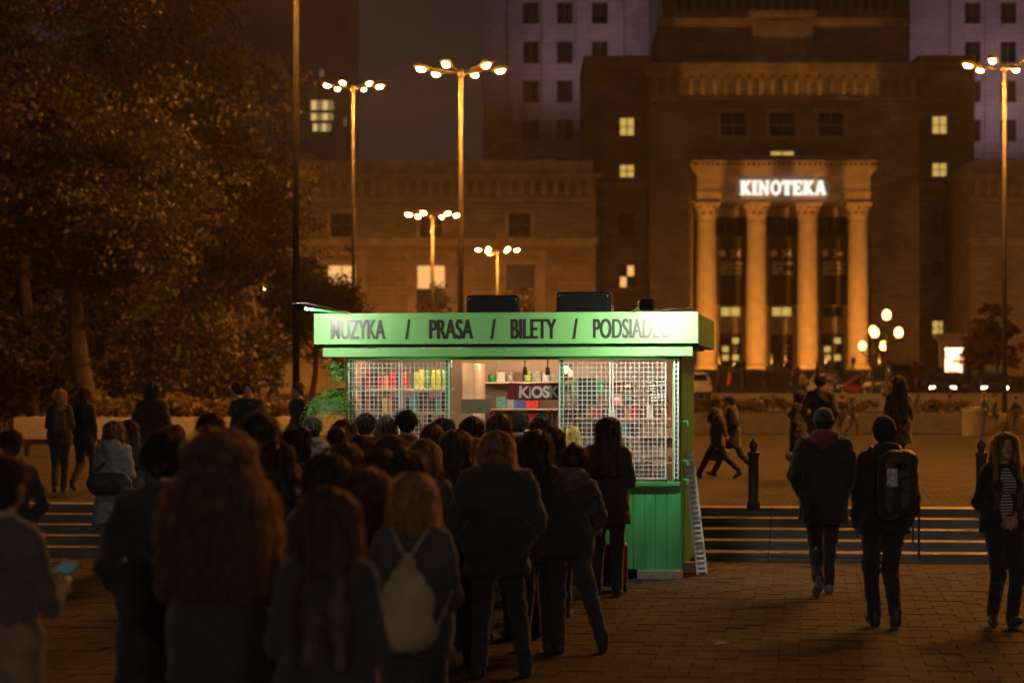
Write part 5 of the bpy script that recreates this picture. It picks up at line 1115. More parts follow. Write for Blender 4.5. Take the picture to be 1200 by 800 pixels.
    if shirt:
        f = Field([lo[0], lo[1], .85*k], [hi[0], hi[1], nb.z+.1], vox); torso(f, .008); f.plane((0, 0, .9*k), (0, 0, -1)); f.cap(nb+Vector((0, .02*k, .0)), nb+Vector((0, .05*k, .25*k)), .06*k, .1*k, .01, op='sub'); P, Q = f.surf()
        m = bpy.data.materials.new('striped_jersey'); t, p = nodes_of(m); tc = t.nodes.new('ShaderNodeTexCoord'); wv = t.nodes.new('ShaderNodeTexWave'); wv.bands_direction = 'Z'; wv.inputs['Scale'].default_value = 13; wv.inputs['Distortion'].default_value = .4; t.links.new(tc.outputs['Object'], wv.inputs['Vector']); r = t.nodes.new('ShaderNodeValToRGB'); r.color_ramp.interpolation = 'CONSTANT'; r.color_ramp.elements[1].position = .68
        r.color_ramp.elements[0].color = (.02, .02, .02, 1); r.color_ramp.elements[1].color = (.55, .5, .44, 1); t.links.new(wv.outputs['Fac'], r.inputs['Fac']); t.links.new(r.outputs['Color'], p.inputs['Base Color']); p.inputs['Roughness'].default_value = .9
        obj('striped_top', np_mesh('striped_top', P, Q, m), None, root)
    if hood and hood is not True:
        f = Field([nb[i]-.2*k for i in range(3)], [nb[i]+.2*k for i in range(3)], vox*.8); f.cap(nb+Rb @ Vector((-.055*k, -.08*k, .02*k)), nb+Rb @ Vector((.055*k, -.08*k, .02*k)), .07*k, .07*k, .03); f.cap(nb+Rb @ Vector((0, -.105*k, -.03*k)), nb+Rb @ Vector((0, -.112*k, -.12*k)), .08*k, .035*k, .03, .7)
        for q in (1, -1): f.cap(nb+Rb @ Vector((q*.06*k, -.06*k, .02*k)), nb+Rb @ Vector((q*.05*k, .07*k, -.02*k)), .045*k, .03*k, .03)
        f.noise(.006, 40, seed+4); P, Q = f.surf(); obj('hood', np_mesh('hood', P, Q, cloth(hood)), None, root)
    if scarf:
        f = Field([nb[i]-.2*k for i in range(3)], [nb[i]+.2*k for i in range(3)], vox*.8)
        for q in range(8): a0, a1 = 2*PI*q/8, 2*PI*(q+1)/8; f.cap(nb+Rb @ Vector((math.sin(a0)*.085*k, math.cos(a0)*.085*k, .03*k)), nb+Rb @ Vector((math.sin(a1)*.085*k, math.cos(a1)*.085*k, .03*k)), .042*k, .042*k, .02)
        f.noise(.006, 60, seed+4); P, Q = f.surf(); obj('scarf', np_mesh('scarf', P, Q, cloth(scarf)), None, root)
    # --- hair
    kind = hair; hm_ = hair_mat(hc, HC[hc])
    ln = {'short': 0, 'bob': .20, 'long': .42, 'vlong': .55, 'curly': .50, 'bun': 0, 'beanie': 0, 'pony': .3, 'beanielong': .35}[kind]
    f = Field([hcen.x-.32*k, hcen.y-.32*k, hcen.z-(.2+ln)*k], [hcen.x+.32*k, hcen.y+.32*k, hcen.z+.24*k], vox*.8)
    if kind == 'curly':
        f.ell(HV((0, -.02, .02)), (.098*k, .112*k, .115*k), .04, Rn); f.ell(HV((0, -.055, -.12)), (.135*k, .115*k, .16*k), .06); f.ell(HV((0, -.075, -.31)), (.185*k, .12*k, .17*k), .06)
    else:
        tk = .014 if kind in ('short', 'bun', 'beanie') else .018
        f.ell(HV((0, -.016, .022)), ((.074+tk)*k, (.094+tk)*k, (.089+tk)*k), .02, Rn); f.ell(HV((0, -.045, -.02)), (.076*k, .07*k, .075*k), .02, Rn)
        if kind in ('bob', 'long', 'vlong', 'beanielong'): f.ell(HV((0, -.025, -.07)), (.095*k, .095*k, .13*k if kind == 'bob' else .15*k), .03)
        if kind in ('long', 'vlong', 'beanielong'): f.cap(HV((-.045, -.085, -.10)), HV((-.06, -.125, -ln)), .062*k, .05*k, .04, .6); f.cap(HV((.045, -.085, -.10)), HV((.06, -.125, -ln)), .062*k, .05*k, .04, .6)
        if kind == 'bun': f.ell(HV((0, -.085, .10)), (.05*k, .048*k, .045*k), .015)
        if kind == 'pony': f.cap(HV((0, -.10, .05)), HV((0, -.15, -.10)), .035*k, .04*k, .02); f.cap(HV((0, -.15, -.10)), HV((0, -.15, -.28)), .04*k, .02*k, .02)
    f.ell(HV((0, .125, -.045)), (.078*k, .092*k, .115*k), .015, Rn, 'sub')
    if fine: f.ell(HV((0, .12, .012)), (.060*k, .075*k, .075*k), .012, Rn, 'sub'); f.ell(HV((0, .11, -.13)), (.085*k, .1*k, .12*k), .02, Rn, 'sub')
    if kind in ('short', 'bun', 'beanie', 'pony'):
        p0 = HV((0, -.06, -.085)); nn = Rh @ Vector((0, .35, -1)).normalized()
        if kind != 'pony': f.plane(p0, nn)
        f.ell(HV((0, .06, -.12)), (.12*k, .10*k, .10*k), .02, Rn, 'sub')
    f.noise(.006 if kind != 'curly' else .012, 45 if kind != 'curly' else 38, seed+9, (1, 1, .35))
    P, Q = f.surf(); hr_ = obj('hair', np_mesh('hair', P, Q, hm_), None, root)
    ns = strands if strands is not None else (2400 if s > 220 else 1400 if s > 140 else 800 if s > 100 else 300 if s > 60 else 0)
    if ns and kind not in ('beanie',):
        V = []
        wv_ = {'curly': .026, 'long': .006, 'bob': .005, 'vlong': .008}.get(kind, .003)
        cs_ = 45 if kind == 'curly' else 22 if ln else 6
        for i in range(ns):
            rc = random.Random(seed*7919+i//cs_); phi = rc.uniform(-PI, PI)+rg.uniform(-1, 1)*(.10 if kind == 'curly' else .12 if ln else .3); th0 = math.acos(1-rg.random()*.75) if kind != 'short' else math.acos(1-rg.random()*1.1)
            if abs(phi) < .85 and th0 > .75: phi = math.copysign(rg.uniform(.9, PI), phi)
            off = (rg.uniform(.016, .036) if kind != 'curly' else rg.uniform(.02, .05))+(rg.uniform(.006, .030) if rg.random() < .2 else 0); ln_i = (ln*(rg.uniform(.55, 1.12) if kind == 'curly' else rg.uniform(.75, 1.08))) if ln else 0; path = []; thv = th0; Nn = 7
            tend = 1.75 if ln else min(th0+rg.uniform(.25, .5), 2.0)
            for q in range(Nn):
                tt = th0+(tend-th0)*q/(Nn-1); ph = phi
                if abs(phi) < 1.15: ph = math.copysign(abs(phi)+(1.15-abs(phi))*min(1, max(0, (tt-.5)/.7)), phi)
                rr = off*(.55+.45*min(1, q/3)); path.append(Vector((math.sin(tt)*math.sin(ph)*(.074+rr), -.012+math.sin(tt)*math.cos(ph)*(.092+rr), .02+math.cos(tt)*(.088+rr))))
            if ln:
                p = path[-1].copy(); m_ = 9
                for q in range(1, m_+1):
                    t_ = q/m_; z = p.z-(ln_i+.0)*t_
                    if kind == 'curly': fl = 1+.95*min(1, t_*1.6)*(1-.25*t_); xx = p.x*fl; yy = -.03+(p.y+.03)*(1+.35*t_)-.06*t_
                    elif kind == 'bob': fl = 1+.12*math.sin(t_*PI); xx = p.x*fl; yy = p.y*fl
                    elif p.y > .015 and abs(p.x) > .05: xx = p.x*(1+.12*math.sin(t_*PI)); yy = p.y+.075*min(1, t_*2)
                    else: xx = p.x*(1-.15*t_); yy = p.y+(-.135+.02*rg.random()-p.y)*min(1, t_*1.5)*(1 if p.y < .06 else .8)
                    path.append(Vector((xx, yy, z)))
            fr = (rc.uniform(2.5, 5) if kind == 'curly' else rc.uniform(1, 2.2))+rg.uniform(-.12, .12); p1, p2 = rc.uniform(0, 6.3)+rg.uniform(-.5, .5), rc.uniform(0, 6.3)+rg.uniform(-.5, .5); al = rg.uniform(-1.2, 1.2); wd = rg.uniform(.0010, .0022)*(1 if s > 140 else 1.5)*(1.2 if kind == 'curly' else 1); prev = None
            n_ = len(path)
            if kind == 'curly':                                   # finer sampling so the curls read
                path = [path[a_].lerp(path[a_+1], w__) for a_ in range(n_-1) for w__ in (0, .5)]+[path[-1]]; n_ = len(path)
            for q, c in enumerate(path):
                t_ = q/(n_-1); amp = wv_*(.25+t_); c = c+Vector((math.sin(t_*6.28*fr+p1), math.cos(t_*6.28*fr+p2), .4*math.sin(t_*6.28*fr*1.3+p2)))*amp
                sd = (Vector((-math.cos(phi), math.sin(phi), .15))*math.cos(al)+Vector((math.sin(phi), math.cos(phi), .2))*math.sin(al))*wd*(1.2-.9*t_)
                a_, b_ = HV(c-sd), HV(c+sd)
                if prev: V += [tuple(prev[0]), tuple(prev[1]), tuple(b_), tuple(a_)]
                prev = (a_, b_)
        obj('hair_strands', quads_mesh('hair_strands', np.array(V), strand_mat(hc, HC[hc])), None, hr_)
    if kind in ('beanie', 'beanielong') or hat:
        f = Field([hcen[i]-.2*k for i in range(3)], [hcen[i]+.2*k for i in range(3)], vox*.7); hcol = hat or (.03, .03, .05)
        f.ell(HV((0, -.016, .034)), (.096*k, .113*k, .108*k), .02, Rn); p0 = HV((0, 0, .006)); f.plane(p0, Rh @ Vector((0, -.25, -1)).normalized())
        ring = [HV((math.sin(2*PI*q/14)*.086, -.016+math.cos(2*PI*q/14)*.103, .022+.25*(math.cos(2*PI*q/14)*.1-.016)*-.0)) for q in range(14)]
        for q in range(14): f.cap(ring[q], ring[(q+1) % 14], .016*k, .016*k, .012)
        P, Q = f.surf(); obj('beanie', np_mesh('beanie', P, Q, cloth(hcol)), None, root)
    return dict(o=root, k=k, nb=nb, sho=sho, wri=wri, elb=elb, hcen=hcen, U=U, X=X, D=D, H=H, th=th, M=Matrix.Translation((X, D, e)) @ Matrix.Rotation(yaw, 4, 'Z'))
# ------------------------------------------------------------------ the queue in front of the kiosk
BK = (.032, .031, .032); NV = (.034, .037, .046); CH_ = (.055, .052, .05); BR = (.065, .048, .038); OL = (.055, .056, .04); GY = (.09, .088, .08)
def bag_mesh(name, fn, lo, hi, h, m, par, nz=0):
    f = Field(lo, hi, h); fn(f)
    if nz: f.noise(nz, 30, 77, (1.6, 1, .35))
    P, Q = f.surf(); return obj(name, np_mesh(name, P, Q, m), None, par)
A = person(257, 497, 285, 'woman with a huge mane of auburn curls, seen from behind in a black jacket', hair='curly', hc='auburn', coat=BK, arms=('front', 'front'), hem=.72, strands=4200, build=1.06)
B = person(384, 573, 325, 'woman with very long straight brown hair and a black coat, seen from behind', hair='vlong', hc='brown', coat=BK, hem=.6, arms=('front', 'front'), strands=3000, yaw=-.1)
Cc = person(484, 555, 255, 'woman with light brown bob wearing a pale drawstring bag on her back', hair='bob', hc='light', coat=(.05, .045, .04), legs=BK, hem=.80, arms=('front', 'front'), strands=2600, yaw=-.12)
person(192, 507, 250, 'tall person in black standing beside the curly haired woman', sex='m', hair='short', hc='black', coat=BK, hem=.55, arms=('pocket', 'pocket'), th=.035)
person(306, 485, 200, 'tall man with dark cropped hair behind the curly haired woman', sex='m', hair='short', hc='dark', coat=CH_, arms=('pocket', 'pocket'), hyaw=-.3, th=.03)
person(343, 503, 185, 'person with a small bun looking sideways past the queue', hair='bun', hc='dark', coat=BR, arms=('front', 'front'), yaw=.3, hyaw=.7, scarf=(.08, .05, .04))
person(383, 531, 240, 'woman with long dark hair standing just ahead of the very long haired woman', hair='long', hc='dark', coat=NV, arms=('front', 'front'), yaw=.15)
Hh = person(429, 548, 238, 'woman with brown hair in a dark red jacket beside the drawstring bag', hair='long', hc='brown', coat=(.12, .018, .018), arms=('front', 'front'), yaw=-.35, hyaw=.2, ck='shiny')
person(446, 526, 205, 'person with thick rounded dark brown hair in the middle of the queue', hair='bob', hc='dark', coat=BK, arms=('front', 'front'), yaw=.2)
person(421, 510, 175, 'short dark haired person in a black jacket ahead of the dark red jacket', sex='m', hair='short', hc='dark', coat=BK, arms=('front', 'pocket'), collar=True)
person(458, 509, 174, 'man with rounded dark hair and a high collar beside the beret wearer', sex='m', hair='short', hc='brown', coat=CH_, arms=('front', 'front'), collar=True, yaw=-.2)
L_ = person(496, 511, 170, 'blond person in a slouchy dark beret turning toward the fern', hair='beanielong', hc='light', hat=(.02, .018, .02), coat=OL, arms=('front', 'front'), yaw=.25, hyaw=.6, pad=.05)
person(535, 504, 165, 'woman with smooth long brown hair standing next to the wide black coat', hair='long', hc='brown', coat=NV, arms=('front', 'front'), yaw=-.05)
N_ = person(582, 505, 172, 'person with light brown hair in a wide long black coat, feet apart', sex='m', hair='bob', hc='light', coat=BK, legs=BK, hem=.72, th=.045, build=1.2, arms=('pocket', 'pocket'), stance='wide', collar=True, hood=True)
person(629, 504, 156, 'woman with wavy dark hair over her shoulders behind the bun wearer', hair='long', hc='dark', coat=(.05, .03, .024), arms=('front', 'front'), yaw=-.15, hem=.7)
P_ = person(664, 521, 157, 'girl with her hair in a bun leaning over with one leg stretched out', hair='bun', hc='dark', coat=BK, legs=NV, arms=('front', 'reach'), stance='sidestep', side=.10, lean=.12, hood=(.09, .06, .04), hyaw=-.3, th=.03)
Q_ = person(712, 489, 121, 'tall person with long dark hair and a long dark jacket at the kiosk counter', sex='m', hair='long', hc='dark', coat=(.035, .028, .026), legs=BK, hem=.70, th=.03, arms=('front', 'front'), yaw=-.1)
person(666, 498, 114, 'blond woman lit by the kiosk counter', hair='bob', hc='blond', coat=BK, arms=('front', 'front'))
FR = [(366, 489, 111, 'dark haired man standing right below the hanging fern', 'm', 'short', 'dark', CH_, .2), (428, 484, 115, 'man with short brown hair in a navy jacket below the first grille', 'm', 'short', 'brown', NV, -.25), (452, 488, 113, 'woman with straight hair under the middle of the first grilles', 'f', 'bob', 'brown', OL, .1),
      (476, 480, 120, 'tallest man of the front row with short dark hair and bare neck', 'm', 'short', 'black', BK, -.1), (519, 490, 116, 'person with hair tied back below the edge of the open counter', 'f', 'pony', 'dark', CH_, .35), (553, 488, 118, 'woman with dark rounded hair below the olive card', 'f', 'bob', 'black', BK, -.2),
      (586, 485, 124, 'woman with a long fall of brown hair below the dark red pennants', 'f', 'long', 'brown', BR, .15), (607, 482, 112, 'person with short dark hair in a navy jacket beneath the lettered pennant', 'm', 'short', 'dark', NV, -.1), (633, 488, 116, 'dark haired person next to the blond woman at the counter', 'm', 'short', 'dark', CH_, -.3)]
for px, hy, s, lab, sx, hr_, hc, ct, yw in FR: person(px, hy, s, lab, sex=sx, hair=hr_, hc=hc, coat=ct, yaw=yw, arms=('front', 'front'), collar=(sx == 'm'))
person(396, 500, 128, 'person in a dark red sweater between the fern and the queue', hair='short', hc='dark', coat=(.10, .014, .016), arms=('front', 'front'), yaw=.2)
person(246, 484, 148, 'person with short dark hair half hidden by the auburn curls', sex='m', hair='short', hc='dark', coat=CH_, arms=('pocket', 'front'), yaw=-.4)
person(203, 497, 118, 'girl with a rounded head of brown hair standing beyond the tall person in black', hair='bob', hc='brown', coat=BR, arms=('front', 'front'), yaw=.3)
for px, hy, s, lab, sx, hr_, hc, ct, yw in [(322, 517, 212, 'woman with long hair wedged between the cropped man and the very long haired woman', 'f', 'long', 'dark', NV, .2), (402, 519, 190, 'woman with a brown bob just behind the high collared pair', 'f', 'bob', 'brown', CH_, -.2),
        (476, 528, 212, 'girl with long dark hair directly ahead of the drawstring bag', 'f', 'long', 'dark', BK, .1), (556, 512, 150, 'short haired person squeezed between smooth brown hair and wide black coat', 'm', 'short', 'dark', BR, -.3), (612, 512, 148, 'woman with a ponytail peering round the wide black coat', 'f', 'pony', 'brown', OL, .3),
        (648, 500, 135, 'person with a dark bob between the wavy haired woman and the blond one', 'f', 'bob', 'dark', BK, -.1), (506, 497, 138, 'man with cropped brown hair ahead of the beret wearer', 'm', 'short', 'brown', CH_, .2), (402, 491, 122, 'woman with a pale scarf under the first grille', 'f', 'bob', 'dark', NV, -.3)]:
    person(px, hy, s, lab, sex=sx, hair=hr_, hc=hc, coat=ct, yaw=yw, arms=('front', 'front'), scarf=(.2, .18, .15) if 'pale scarf' in lab else None, strands=600)
# --- people at the left
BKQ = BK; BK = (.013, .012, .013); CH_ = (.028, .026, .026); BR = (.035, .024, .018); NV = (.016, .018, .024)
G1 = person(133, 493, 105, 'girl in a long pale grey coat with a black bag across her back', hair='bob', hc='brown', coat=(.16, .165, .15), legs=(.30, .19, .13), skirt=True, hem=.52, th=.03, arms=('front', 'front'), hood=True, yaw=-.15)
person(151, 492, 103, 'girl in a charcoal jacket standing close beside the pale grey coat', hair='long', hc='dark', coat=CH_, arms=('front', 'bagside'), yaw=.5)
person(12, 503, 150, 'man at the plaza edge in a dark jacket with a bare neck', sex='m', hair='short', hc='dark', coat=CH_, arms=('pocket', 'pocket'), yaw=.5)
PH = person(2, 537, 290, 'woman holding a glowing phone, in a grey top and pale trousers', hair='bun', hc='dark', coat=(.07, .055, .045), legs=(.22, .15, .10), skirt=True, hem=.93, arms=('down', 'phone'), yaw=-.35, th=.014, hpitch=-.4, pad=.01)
def up(px, hy, fy, lab, **k):
    s = (fy-HY)/(CH-E1); return person(px, hy, s, lab, e=E1, **k)
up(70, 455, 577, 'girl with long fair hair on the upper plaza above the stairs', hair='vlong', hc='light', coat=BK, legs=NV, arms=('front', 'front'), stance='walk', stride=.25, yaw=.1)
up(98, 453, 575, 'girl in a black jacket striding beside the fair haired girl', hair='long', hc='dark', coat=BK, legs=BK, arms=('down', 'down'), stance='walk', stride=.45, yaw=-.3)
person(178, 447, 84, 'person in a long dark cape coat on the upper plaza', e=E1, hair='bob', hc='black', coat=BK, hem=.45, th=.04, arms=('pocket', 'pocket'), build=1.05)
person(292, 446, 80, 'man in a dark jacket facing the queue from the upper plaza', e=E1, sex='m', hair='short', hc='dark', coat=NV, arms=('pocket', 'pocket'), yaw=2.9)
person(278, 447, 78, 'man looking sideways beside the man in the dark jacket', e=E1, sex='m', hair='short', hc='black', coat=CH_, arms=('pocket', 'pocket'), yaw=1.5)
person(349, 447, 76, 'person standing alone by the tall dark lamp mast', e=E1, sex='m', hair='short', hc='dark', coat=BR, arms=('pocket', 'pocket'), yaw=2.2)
# --- people at the right
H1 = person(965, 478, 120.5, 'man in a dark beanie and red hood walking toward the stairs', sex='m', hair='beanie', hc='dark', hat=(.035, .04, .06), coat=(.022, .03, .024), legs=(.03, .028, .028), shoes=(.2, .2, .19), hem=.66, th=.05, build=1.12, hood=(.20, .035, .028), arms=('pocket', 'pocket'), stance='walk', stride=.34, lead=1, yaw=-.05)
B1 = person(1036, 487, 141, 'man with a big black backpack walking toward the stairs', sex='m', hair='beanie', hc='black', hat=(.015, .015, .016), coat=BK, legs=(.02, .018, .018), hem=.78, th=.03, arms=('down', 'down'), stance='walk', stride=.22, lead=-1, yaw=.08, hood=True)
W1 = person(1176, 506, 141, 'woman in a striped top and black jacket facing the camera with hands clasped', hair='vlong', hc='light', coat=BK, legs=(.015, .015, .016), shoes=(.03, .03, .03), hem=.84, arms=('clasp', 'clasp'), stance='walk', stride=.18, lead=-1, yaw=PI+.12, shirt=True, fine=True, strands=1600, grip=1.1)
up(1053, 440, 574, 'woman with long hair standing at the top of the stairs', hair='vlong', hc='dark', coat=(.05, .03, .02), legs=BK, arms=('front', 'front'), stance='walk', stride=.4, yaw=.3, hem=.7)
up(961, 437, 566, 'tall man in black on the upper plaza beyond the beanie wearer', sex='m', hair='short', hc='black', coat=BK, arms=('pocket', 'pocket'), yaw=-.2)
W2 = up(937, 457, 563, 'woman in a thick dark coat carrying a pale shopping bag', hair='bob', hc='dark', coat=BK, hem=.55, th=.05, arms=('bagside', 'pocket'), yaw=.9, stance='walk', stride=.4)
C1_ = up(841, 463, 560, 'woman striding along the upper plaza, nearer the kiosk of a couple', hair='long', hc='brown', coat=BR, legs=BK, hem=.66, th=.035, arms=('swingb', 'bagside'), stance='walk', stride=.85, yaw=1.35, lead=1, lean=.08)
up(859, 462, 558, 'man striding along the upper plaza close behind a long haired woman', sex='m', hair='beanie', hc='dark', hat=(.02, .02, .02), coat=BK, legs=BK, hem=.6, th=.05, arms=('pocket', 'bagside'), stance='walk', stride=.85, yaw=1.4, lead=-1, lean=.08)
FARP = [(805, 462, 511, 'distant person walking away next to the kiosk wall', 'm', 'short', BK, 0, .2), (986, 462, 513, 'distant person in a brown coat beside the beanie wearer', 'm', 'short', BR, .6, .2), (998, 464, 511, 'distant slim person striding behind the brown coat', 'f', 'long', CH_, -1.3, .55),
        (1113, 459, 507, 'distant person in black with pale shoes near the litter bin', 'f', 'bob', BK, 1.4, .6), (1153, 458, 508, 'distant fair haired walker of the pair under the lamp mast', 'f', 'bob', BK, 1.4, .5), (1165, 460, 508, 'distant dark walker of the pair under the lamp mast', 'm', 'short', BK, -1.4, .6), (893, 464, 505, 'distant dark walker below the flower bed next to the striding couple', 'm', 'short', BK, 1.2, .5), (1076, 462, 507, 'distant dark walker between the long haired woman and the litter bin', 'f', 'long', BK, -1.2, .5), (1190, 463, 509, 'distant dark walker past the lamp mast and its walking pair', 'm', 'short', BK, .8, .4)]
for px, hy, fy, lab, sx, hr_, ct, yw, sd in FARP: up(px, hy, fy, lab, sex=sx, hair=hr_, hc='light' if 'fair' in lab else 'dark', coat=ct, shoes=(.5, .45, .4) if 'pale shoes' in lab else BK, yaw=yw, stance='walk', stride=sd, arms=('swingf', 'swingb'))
RD = [(899, 'person in black waiting by the low wall nearest the flower bed', BK, 0), (907, 'person in a long dark coat waiting by the low wall', CH_, .3), (929, 'slim dark person on the road beyond the low wall', BK, 1.4), (941, 'fair haired person in a pale top on the road', (.3, .22, .15), 0), (855, 'person in a red jacket sitting astride by the white hatchback', (.4, .04, .03), 1.5), (843, 'person in dark clothes beside the red jacket', BK, 1.2), (967, 'person in a light coat near the silver grey car', (.3, .2, .13), .4), (872, 'dark figure on the road between the red jacket and the low wall pair', BK, 1.0), (1086, 'dark figure on the road between the van and the headlights', BK, -.6), (1135, 'dark figure on the road between the two cars with lights on', BK, .5), (1012, 'dark figure on the road beside the van', CH_, 2.0)]
for i, (px, lab, ct, yw) in enumerate(RD):
    Dd = 133 if i < 2 else 150 if i < 5 else 146; lab = lab.replace('sitting astride by', 'standing near'); person(px, 0, F/Dd, lab, e=ER, Hm=1.68+.02*(i % 3), D=Dd, hair='bob' if i % 2 else 'short', hc='blond' if 'fair' in lab else 'dark', coat=ct, yaw=yw, hem=.6 if i == 1 else .8, sex='f' if i % 2 else 'm', arms=('down', 'pocket'))
for i, (px, Dd) in enumerate(((1000, 296), (985, 262), (935, 255), (958, 270), (872, 280))):
    k3 = (Dd-215)/3.5; ez = ER+(EP-ER)/N3*min(N3, math.floor(k3)+1)
    person(px, 0, F/Dd, ['dark person by the column nearest the globe lamps', 'person on the grand stairs below the globe lamps side column', 'person on the grand stairs below the middle doorway', 'person on the grand stairs below the third column', 'person high on the grand stairs beside the kiosk roof'][i], e=ez, Hm=1.72, D=Dd, sex='m', hair='short', hc='dark', coat=[BK, BR, (.2, .1, .06), CH_, BK][i], yaw=[2.8, 0, 3, .5, 0][i], arms=('down', 'down'), stance='walk', stride=.3)
# ------------------------------------------------------------------ things people carry
def attach(pd, name, label, cat, loc):
    o = bpy.data.objects.new(name, None); COL.objects.link(o); o.matrix_world = pd['M'] @ Matrix.Translation(loc); return tag(o, label, cat)
# pale drawstring bag
k = Cc['k']; c0 = Cc['U']((0, -.155*k, 1.13*k)); t = attach(Cc, 'drawstring_bag', 'pale canvas drawstring bag hanging on a woman\'s back', 'bag', c0); M_canv = mat('canvas', (.30, .235, .16), .95, .15, 10, .4)
def dbag(f):
    f.cap((0, -.035, -.16), (0, -.035, -.02), .125, .115, .04, .45); f.cap((0, -.03, -.02), (0, -.01, .15), .115, .028, .03, .5); f.cap((-.09, -.035, -.17), (.09, -.035, -.17), .055, .055, .03, .9)
bag_mesh('sack', dbag, (-.2, -.16, -.3), (.2, .1, .24), .009, M_canv, t, .0045)
for q in (-1, 1):
    sh = Cc['sho'][q]-c0; nbr = Cc['nb']-c0; top = sh.lerp(nbr, .38)+Vector((0, -.02, .075)); b = MB(); b.tube([(q*.01, -.012, .15), (q*.035, .0, .20), top+Vector((0, -.055, -.03)), top+Vector((0, .0, .012)), top+Vector((q*.01, .07, -.03)), top+Vector((q*.03, .09, -.12))], .0075, 7); obj('cord', b.mesh('cord', True), M_canv, t)
    b = MB(); b.tube([(q*.11, -.035, -.2), (q*.15, .02, -.12), (q*.19, .10, .0)], .0065, 6); obj('side_cord', b.mesh('side_cord', True), M_canv, t)
b = MB(); b.lathe([(.034, -.012), (.045, 0), (.034, .012)], (0, -.012, .14), 12, 1, .6); obj('knot', b.mesh('knot', True), M_canv, t)
# big backpack
k = B1['k']; c0 = B1['U']((0.06*k, -.21*k, 1.18*k)); t = attach(B1, 'backpack', 'bulky black backpack with hanging straps and a clear bottle pocket', 'backpack', c0); M_bp = cloth((.016, .016, .017), 'shiny')
bag_mesh('main_pack', lambda f: (f.cap((-.07, 0, -.2), (-.07, 0, .17), .1, .09, .03, .95), f.cap((.09, 0, -.2), (.08, 0, .17), .1, .09, .05, .95), f.ell((.01, 0, .2), (.15, .1, .08), .04)), (-.3, -.2, -.36), (.3, .2, .36), .011, M_bp, t, .004)
bag_mesh('front_pocket', lambda f: f.cap((.06, -.085, -.17), (.06, -.085, .0), .085, .075, .03, .55), (-.15, -.22, -.34), (.25, .02, .2), .010, M_bp, t, .003)
b = MB(); b.bev(-.115, -.025, -.118, -.095, -.02, .13, .01); obj('reflective_patch', b.mesh('reflective_patch'), mat('clear_vinyl', (.45, .46, .44), .2, .7, 45), t)
for q in (-1, 1):
    sh = B1['sho'][q]-c0; b = MB(); b.tube([(q*.08, .06, .2), sh.lerp(B1['nb']-c0, .3)+Vector((0, -.02, .085)), sh.lerp(B1['nb']-c0, .25)+Vector((0, .1, -.02))], .016, 6); obj('shoulder_strap', b.mesh('shoulder_strap', True), M_bp, t)
b = MB(); b.box(.165, .185, -.02, -.014, -.62, -.22); b.box(.10, .115, -.09, -.085, -.48, -.24); obj('loose_strap', b.mesh('loose_strap'), M_bp, t)
b = MB(); b.tube([(-.07, -.092, .22), (0, -.102, .235), (.09, -.095, .22)], .004, 5); b.tube([(.02, -.15, -.05), (.06, -.153, -.04), (.11, -.15, -.05)], .003, 5); obj('zip', b.mesh('zip'), mat('zip_metal', (.3, .3, .3), .4, metal=.8), t)
# black bag across grey coat
k = G1['k']; c0 = G1['U']((0, -.175*k, 1.06*k)); t = attach(G1, 'shoulder_bag', 'wide black bag worn on the back of a pale grey coat', 'bag', c0)
bag_mesh('pouch', lambda f: f.cap((-.13, 0, -.06), (.13, 0, -.06), .13, .13, .03, .45), (-.32, -.15, -.25), (.32, .15, .2), .012, cloth(BK, 'shiny'), t, .003)
b = MB(); b.tube([(-.2, .02, .03), G1['sho'][1]-c0+Vector((-.03, -.05, .085)), G1['sho'][1]-c0+Vector((-.02, .1, .0))], .014, 6); obj('strap', b.mesh('strap', True), cloth(BK, 'shiny'), t)
# glowing phone
w_ = PH['wri'][1]; dr = (w_-PH['elb'][1]).normalized(); c0 = w_+dr*.10+Vector((0, 0, .025)); t = attach(PH, 'smartphone', 'smartphone with a glowing bluish screen held by a woman', 'phone', c0); t.matrix_world = PH['M'] @ Matrix.Translation(c0) @ Euler((.28, .15, .2)).to_matrix().to_4x4()
b = MB(); b.bev(-.037, .037, -.075, .075, -.004, .004, .003); obj('case', b.mesh('case'), M_black, t)
b = MB(); b.box(-.033, .033, -.068, .068, .0042, .005); obj('screen', b.mesh('screen'), emit('phone_screen', (.16, .50, .55), .035), t)
# red suitcase by the counter
t = thing('suitcase', 'dark red wheeled suitcase standing at the feet of the person at the counter', 'suitcase', ((714-CX)/119, F/118, 0), -.1); M_case = mat('suitcase_red', (.16, .018, .03), .6, .2, 12, .2)
b = MB(); b.bev(-.19, .19, -.12, .12, .05, .48, .04); obj('shell', b.mesh('shell', True), M_case, t)
for sx in (-1, 1):
    b = MB(); b.lathe([(.02, -.018), (.045, -.015), (.045, .015), (.02, .018)], (0, 0, 0), 14, M=Matrix.Translation((sx*.17, -.09, .046)) @ Matrix.Rotation(PI/2, 4, 'Y')); obj('wheel', b.mesh('wheel', True), M_black, t)
b = MB(); b.tube([(-.1, .1, .48), (-.1, .1, .78), (.1, .1, .78), (.1, .1, .48)], .010, 6); obj('handle', b.mesh('handle', True), M_black, t)
b = MB(); b.box(-.15, .15, -.126, -.1195, .12, .13); b.box(-.15, .15, -.126, -.1195, .4, .41); obj('trim', b.mesh('trim'), M_black, t)
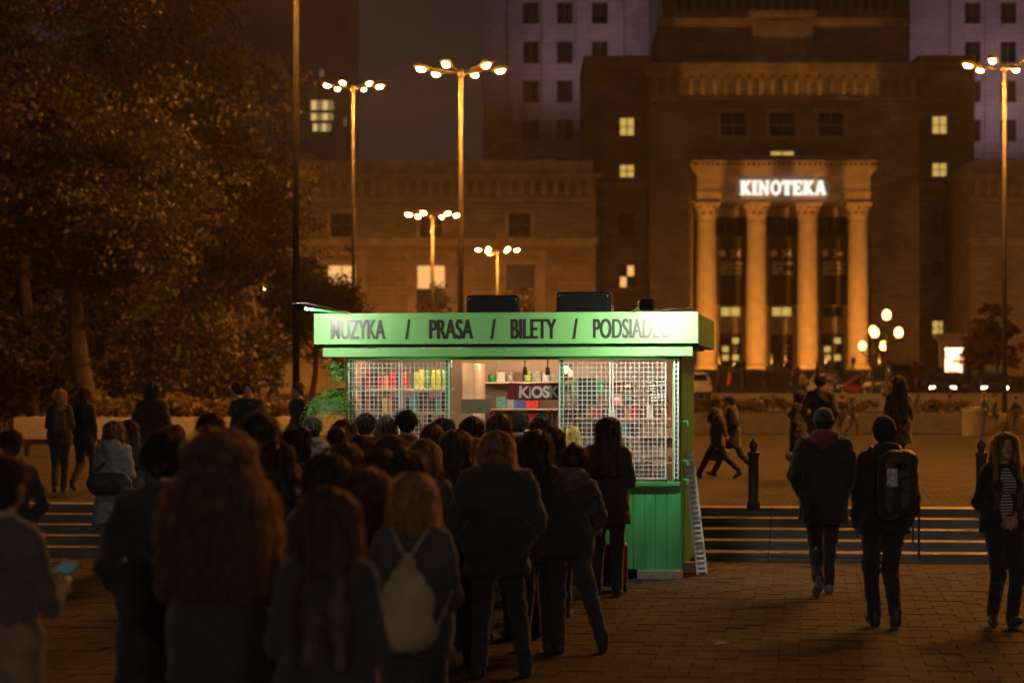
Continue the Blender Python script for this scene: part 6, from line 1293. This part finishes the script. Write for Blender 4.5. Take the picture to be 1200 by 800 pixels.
# pale bag of the woman on the upper plaza, bag of the striding woman
w_ = W2['wri'][-1]; t = attach(W2, 'shopping_bag', 'small pale shopping bag carried at a coat sleeve on the upper plaza', 'bag', w_+Vector((0, 0, -.1)))
bag_mesh('sack', lambda f: f.cap((0, -.09, -.24), (0, .09, -.22), .10, .08, .03, .6), (-.3, -.35, -.45), (.3, .35, .05), .016, mat('pale_bag', (.2, .16, .11), .8, .6, 9), t, .006)
b = MB(); b.tube([(0, -.09, -.13), (0, -.03, .02), (0, .03, .02), (0, .09, -.13)], .01, 6); obj('handle', b.mesh('handle', True), M_canv, t)
w_ = C1_['wri'][1]; t = attach(C1_, 'handbag', 'dark handbag swinging from the striding woman\'s hand', 'bag', w_+Vector((0, 0, -.1)))
bag_mesh('sack', lambda f: f.cap((0, -.1, -.2), (0, .1, -.2), .11, .11, .03), (-.3, -.3, -.4), (.3, .3, .05), .016, cloth(BK, 'shiny'), t, .004)
b = MB(); b.tube([(0, -.09, -.11), (0, -.03, .03), (0, .03, .03), (0, .09, -.11)], .009, 6); obj('handle', b.mesh('handle', True), cloth(BK, 'shiny'), t)
# scrap of paper on the paving
b = MB(); b.add([(0, 0, .004), (.1, .01, .012), (.16, .05, .004), (.05, .08, .018), (.22, .03, .006)], [(0, 1, 3), (1, 2, 3), (1, 4, 2)]); o = obj('paper_scrap', b.mesh('paper_scrap'), mat('paper', (.35, .3, .25), .9)); o.location = ((836-CX)/F*18.7, 18.7, 0); tag(o, 'small crumpled paper scrap lying on the dark paving', 'litter')
# ------------------------------------------------------------------ night haze
hzm = bpy.data.materials.new('night_haze'); hzm.use_nodes = True; t_ = hzm.node_tree; t_.nodes.clear()
o_ = t_.nodes.new('ShaderNodeOutputMaterial'); pv = t_.nodes.new('ShaderNodeVolumePrincipled'); pv.inputs['Color'].default_value = (.9, .9, .9, 1); pv.inputs['Density'].default_value = .00016; pv.inputs['Anisotropy'].default_value = .35
t_.links.new(pv.outputs[0], o_.inputs['Volume'])
b = MB(); b.box(-710, 710, -180, 910, -1.1, 140); tag(obj('haze', b.mesh('haze'), hzm), None, None, kind='stuff')
